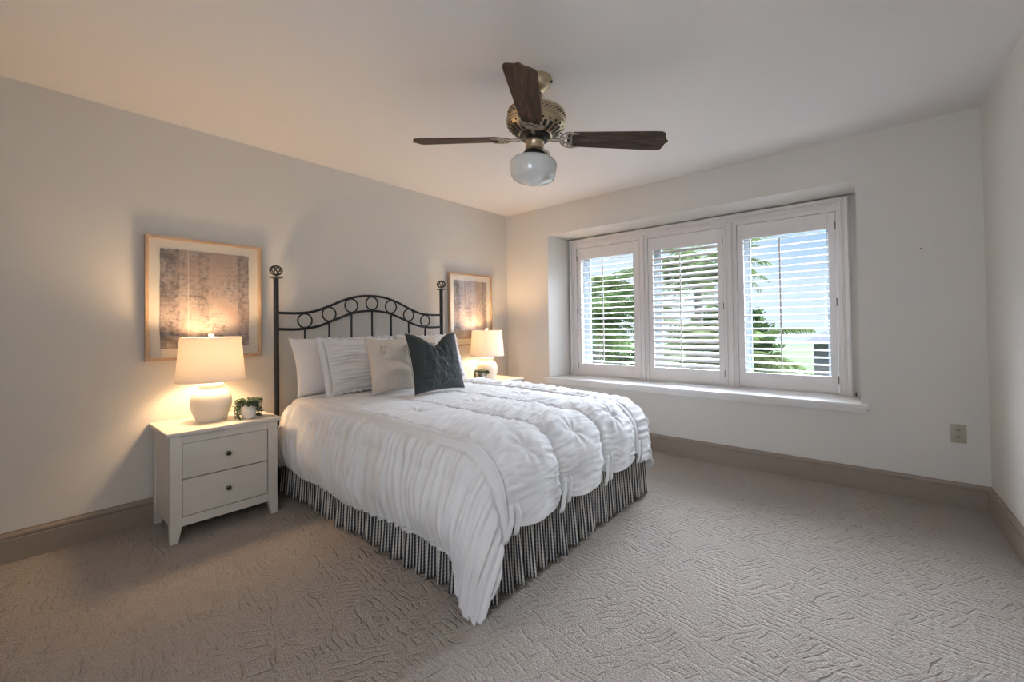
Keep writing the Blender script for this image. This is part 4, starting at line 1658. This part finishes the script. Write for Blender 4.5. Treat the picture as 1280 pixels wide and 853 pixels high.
def iron_mesh():
    """filigree blade iron: arm, crescent plate with a star of spokes, under the blade root"""
    bm = bmesh.new()
    z = -0.006
    add_tube(bm, [(0.060, 0, 0.004), (0.090, 0, -0.006), (0.120, 0, -0.005), (0.140, 0, z)], [0.010, 0.009, 0.008, 0.008], 8)
    cx = 0.180
    # outer crescent
    arc = []
    for q in range(25):
        an = RAD(62) + (2 * PI - RAD(124)) * q / 24
        arc.append((cx + 0.050 * math.cos(an) * 1.0, 0.058 * math.sin(an), z))
    add_tube(bm, arc, 0.0052, 6)
    arc = []
    for q in range(24):
        an = 2 * PI * q / 24
        arc.append((cx - 0.012 + 0.020 * math.cos(an), 0.020 * math.sin(an), z))
    add_tube(bm, arc, 0.0045, 6, closed=True)
    for q in range(5):
        an = RAD(100) + RAD(160) * q / 4
        add_tube(bm, [(cx - 0.012 + 0.018 * math.cos(an), 0.018 * math.sin(an), z), (cx + 0.050 * math.cos(an), 0.058 * math.sin(an), z)], 0.0045, 6)
    for s in (-1, 1):
        pts = [(cx - 0.004, s * 0.018, z), (cx + 0.010, s * 0.026, z), (cx + 0.004, s * 0.038, z), (cx + 0.022, s * 0.052, z), (cx + 0.050, s * 0.050, z)]
        add_tube(bm, pts, [0.0045, 0.0045, 0.0045, 0.005, 0.003], 6)
    return bm


bm0 = blade_mesh()
bme = bpy.data.meshes.new('blade'); bm0.to_mesh(bme); bm0.free()
bme.materials.append(M['walnut'])
bm0 = iron_mesh()
ime = bpy.data.meshes.new('blade_iron'); bm0.to_mesh(ime); bm0.free()
ime.materials.append(M['pewter'])
ime.shade_smooth()
PITCH = RAD(13)
for k in range(4):
    a = ANG + k * PI / 2
    o = bpy.data.objects.new('blade', bme)
    C.objects.link(o)
    o.parent = fan
    o.matrix_local = Matrix.Translation((0, 0, -0.318)) @ Matrix.Rotation(a, 4, 'Z') @ Matrix.Rotation(RAD(1.3), 4, 'Y') @ Matrix.Rotation(-PITCH, 4, 'X')
    q = bpy.data.objects.new('blade_iron', ime)
    C.objects.link(q)
    q.parent = o
    q['label'] = 'pewter filigree bracket holding the blade'

# ------------------------------------------------------------------ garden outside
M['lawn'] = mat('lawn', (0.06, 0.09, 0.03), 0.95, spec=0.05, var=(0.6, 0.35))
M['bark'] = mat('palm_bark', (0.25, 0.21, 0.17), 0.9, var=(8, 0.3))
M['stucco'] = mat('stucco', (0.17, 0.16, 0.165), 0.9)
M['roof'] = mat('roof_tile', (0.10, 0.10, 0.115), 0.8, var=(5, 0.25))
M['dark_pane'] = mat('dark_window', (0.06, 0.09, 0.12), 0.15)
def leafy(name, col):
    m = bpy.data.materials.new(name)
    m.use_nodes = True
    nt = m.node_tree
    nt.nodes.clear()
    o = nt.nodes.new('ShaderNodeOutputMaterial')
    d = nt.nodes.new('ShaderNodeBsdfDiffuse')
    tr = nt.nodes.new('ShaderNodeBsdfTranslucent')
    t = nt.nodes.new('ShaderNodeTexCoord')
    n = nt.nodes.new('ShaderNodeTexNoise')
    n.inputs['Scale'].default_value = 2.5
    nt.links.new(t.outputs['Object'], n.inputs['Vector'])
    c = ramp(nt, n.outputs['Fac'], [(0.3, [k * 0.6 for k in col]), (0.7, [k * 1.4 for k in col])])
    nt.links.new(c, d.inputs[0])
    nt.links.new(c, tr.inputs[0])
    mxs = nt.nodes.new('ShaderNodeMixShader')
    mxs.inputs[0].default_value = 0.5
    nt.links.new(d.outputs[0], mxs.inputs[1])
    nt.links.new(tr.outputs[0], mxs.inputs[2])
    nt.links.new(mxs.outputs[0], o.inputs[0])
    return m


M['frond'] = leafy('palm_frond', (0.085, 0.125, 0.045))
M['frond2'] = leafy('palm_frond_pale', (0.115, 0.15, 0.06))
M['bush'] = leafy('hedge_leaf', (0.05, 0.08, 0.032))
GZ = -3.0
bm = bmesh.new()
add_box(bm, -60, 60, 1.0, 90, GZ - 0.3, GZ)
struct(obj('lawn', bm, M['lawn'], smooth=False))


def make_palm(label, loc, th, nf, L, seed, material, crown=0.0):
    rnd = random.Random(seed)
    root = thing('palm_tree', label, 'tree', loc, group='palms outside the window')
    bm = bmesh.new()
    lean = Vector((rnd.uniform(-.25, .25), rnd.uniform(-.15, .25), 0))
    pts = [Vector((0, 0, 0)) + lean * (i / 8)**2 + Vector((0, 0, th * i / 8)) for i in range(9)]
    add_tube(bm, pts, [0.17 - 0.008 * i for i in range(9)], 10)
    obj('trunk', bm, M['bark'], root)
    top = pts[-1]
    bm = bmesh.new()
    verts = []; faces = []
    for k in range(nf):
        a = 2 * PI * k * 0.381966 + rnd.uniform(-.2, .2)
        el = RAD(rnd.uniform(-5, 70))
        l_ = L * rnd.uniform(0.8, 1.15)
        d_ = Vector((math.cos(a), math.sin(a), 0))
        droop = rnd.uniform(0.55, 0.95)
        spine = []
        p = top.copy()
        n = 16
        for i in range(n + 1):
            t_ = i / n
            e_ = el - droop * t_ * 1.7
            spine.append(p.copy())
            p = p + (d_ * math.cos(e_) + Vector((0, 0, math.sin(e_)))) * (l_ / n)
        sd_ = Vector((-d_.y, d_.x, 0))
        # rachis
        for i in range(n):
            w_ = 0.022 * (1 - i / n) + 0.004
            b0 = len(verts)
            verts += [spine[i] - sd_ * w_, spine[i] + sd_ * w_, spine[i + 1] + sd_ * w_, spine[i + 1] - sd_ * w_]
            faces.append((b0, b0 + 1, b0 + 2, b0 + 3))
        # leaflets
        m_ = 34
        for i in range(2, m_):
            t_ = i / m_
            f_ = t_ * n
            i0 = min(int(f_), n - 1)
            q0 = spine[i0].lerp(spine[i0 + 1], f_ - i0)
            tan = (spine[i0 + 1] - spine[i0]).normalized()
            ll = 0.52 * l_ * 0.42 * math.sin(PI * (0.12 + 0.85 * t_))**0.7
            for s in (-1, 1):
                dr = (sd_ * s * 0.85 + tan * 0.55 + Vector((0, 0, -0.35 + rnd.uniform(-.15, .15)))).normalized()
                w_ = tan * 0.020
                b0 = len(verts)
                e1 = q0 + dr * ll * 0.55
                e2 = q0 + dr * ll + Vector((0, 0, -0.22 * ll))
                verts += [q0 - w_ * 0.7, q0 + w_ * 0.7, e1 + w_, e2, e1 - w_]
                faces.append((b0, b0 + 1, b0 + 2, b0 + 3, b0 + 4))
    bm.free()
    me = np_mesh('fronds', verts, faces)
    link_mesh('fronds', me, material, root, smooth=False)
    return root


def make_bush(label, loc, sx, sy, sz, seed, material, n=1500, ls=0.12):
    rnd = random.Random(seed)
    root = thing('garden_bush', label, 'bush', loc, group='bushes outside the window')
    verts = []; faces = []
    for k in range(n):
        a = rnd.uniform(0, 2 * PI); c = rnd.uniform(-0.2, 1.0)
        s_ = math.sqrt(max(0, 1 - c * c))
        r_ = rnd.uniform(0.72, 1.05) * (1 + 0.18 * math.sin(3 * a + seed) * s_)
        p = Vector((sx * s_ * math.cos(a) * r_, sy * s_ * math.sin(a) * r_, sz * 0.5 + sz * 0.5 * c * r_))
        d1 = Vector((rnd.uniform(-1, 1), rnd.uniform(-1, 1), rnd.uniform(-.6, .8))).normalized()
        d2 = d1.cross(Vector((rnd.uniform(-1, 1), rnd.uniform(-1, 1), rnd.uniform(-1, 1)))).normalized()
        b0 = len(verts)
        l_ = ls * rnd.uniform(.7, 1.3)
        verts += [p - d1 * l_, p + d2 * l_ * .45, p + d1 * l_, p - d2 * l_ * .45]
        faces.append((b0, b0 + 1, b0 + 2, b0 + 3))
    me = np_mesh('foliage', verts, faces)
    link_mesh('foliage', me, material, root, smooth=False)
    bm = bmesh.new()
    for k in range(5):
        a = 2 * PI * k / 5
        add_tube(bm, [(0, 0, 0), (0.2 * sx * math.cos(a), 0.2 * sy * math.sin(a), sz * 0.4), (0.45 * sx * math.cos(a), 0.45 * sy * math.sin(a), sz * 0.75)], [0.06, 0.04, 0.02], 6)
    obj('branches', bm, M['bark'], root)
    return root


make_palm('feathery palm whose fronds fill the left shutter', (-2.0, 5.8, GZ), 4.3, 34, 1.9, 3, M['frond'])
make_palm('pale green palm rising behind the leafy bush outside the left shutter', (-5.3, 12.5, GZ), 5.6, 30, 2.4, 5, M['frond2'])
make_palm('palm rising behind the middle shutter', (-1.0, 10.5, GZ), 5.8, 32, 2.5, 8, M['frond2'])
make_palm('low palm with pale fronds at left of the right shutter', (1.30, 4.6, GZ), 3.5, 30, 1.5, 12, M['frond2'])
make_bush('big leafy bush low behind the left shutter', (-3.6, 8.6, GZ), 1.5, 1.0, 4.0, 2, M['bush'], 2600, 0.12)
make_bush('distant treetop beyond the lawn outside the right shutter', (-2.6, 21.0, GZ), 2.0, 1.6, 5.2, 9, M['bush'], 1500, 0.25)

hs = thing('neighbour_house', 'pale stucco house with grey roof beyond the garden outside the right shutter', 'house', (5.2, 27.0, GZ))
bm = bmesh.new()
add_box(bm, -4.5, 4.5, -3, 3, 0, 3.1)
obj('wall', bm, M['stucco'], hs, smooth=False)
bm = bmesh.new()
b2 = bmesh.new()
A = [b2.verts.new(p) for p in ((-5, -3.5, 3.0), (5, -3.5, 3.0), (5, 3.5, 3.0), (-5, 3.5, 3.0))]
Bv = [b2.verts.new(p) for p in ((-2.4, 0, 4.7), (2.4, 0, 4.7))]
b2.faces.new(A[::-1]); b2.faces.new((A[0], A[1], Bv[1], Bv[0])); b2.faces.new((A[2], A[3], Bv[0], Bv[1]))
b2.faces.new((A[1], A[2], Bv[1])); b2.faces.new((A[3], A[0], Bv[0]))
merge(bm, b2)
obj('roof', bm, M['roof'], hs, smooth=False)
for x in (-3, -1, 1.4, 3.2):
    bm = bmesh.new()
    add_box(bm, x - 0.5, x + 0.5, -3.05, -2.98, 0.9, 2.2, 0.01)
    obj('window', bm, M['dark_pane'], hs, smooth=False)
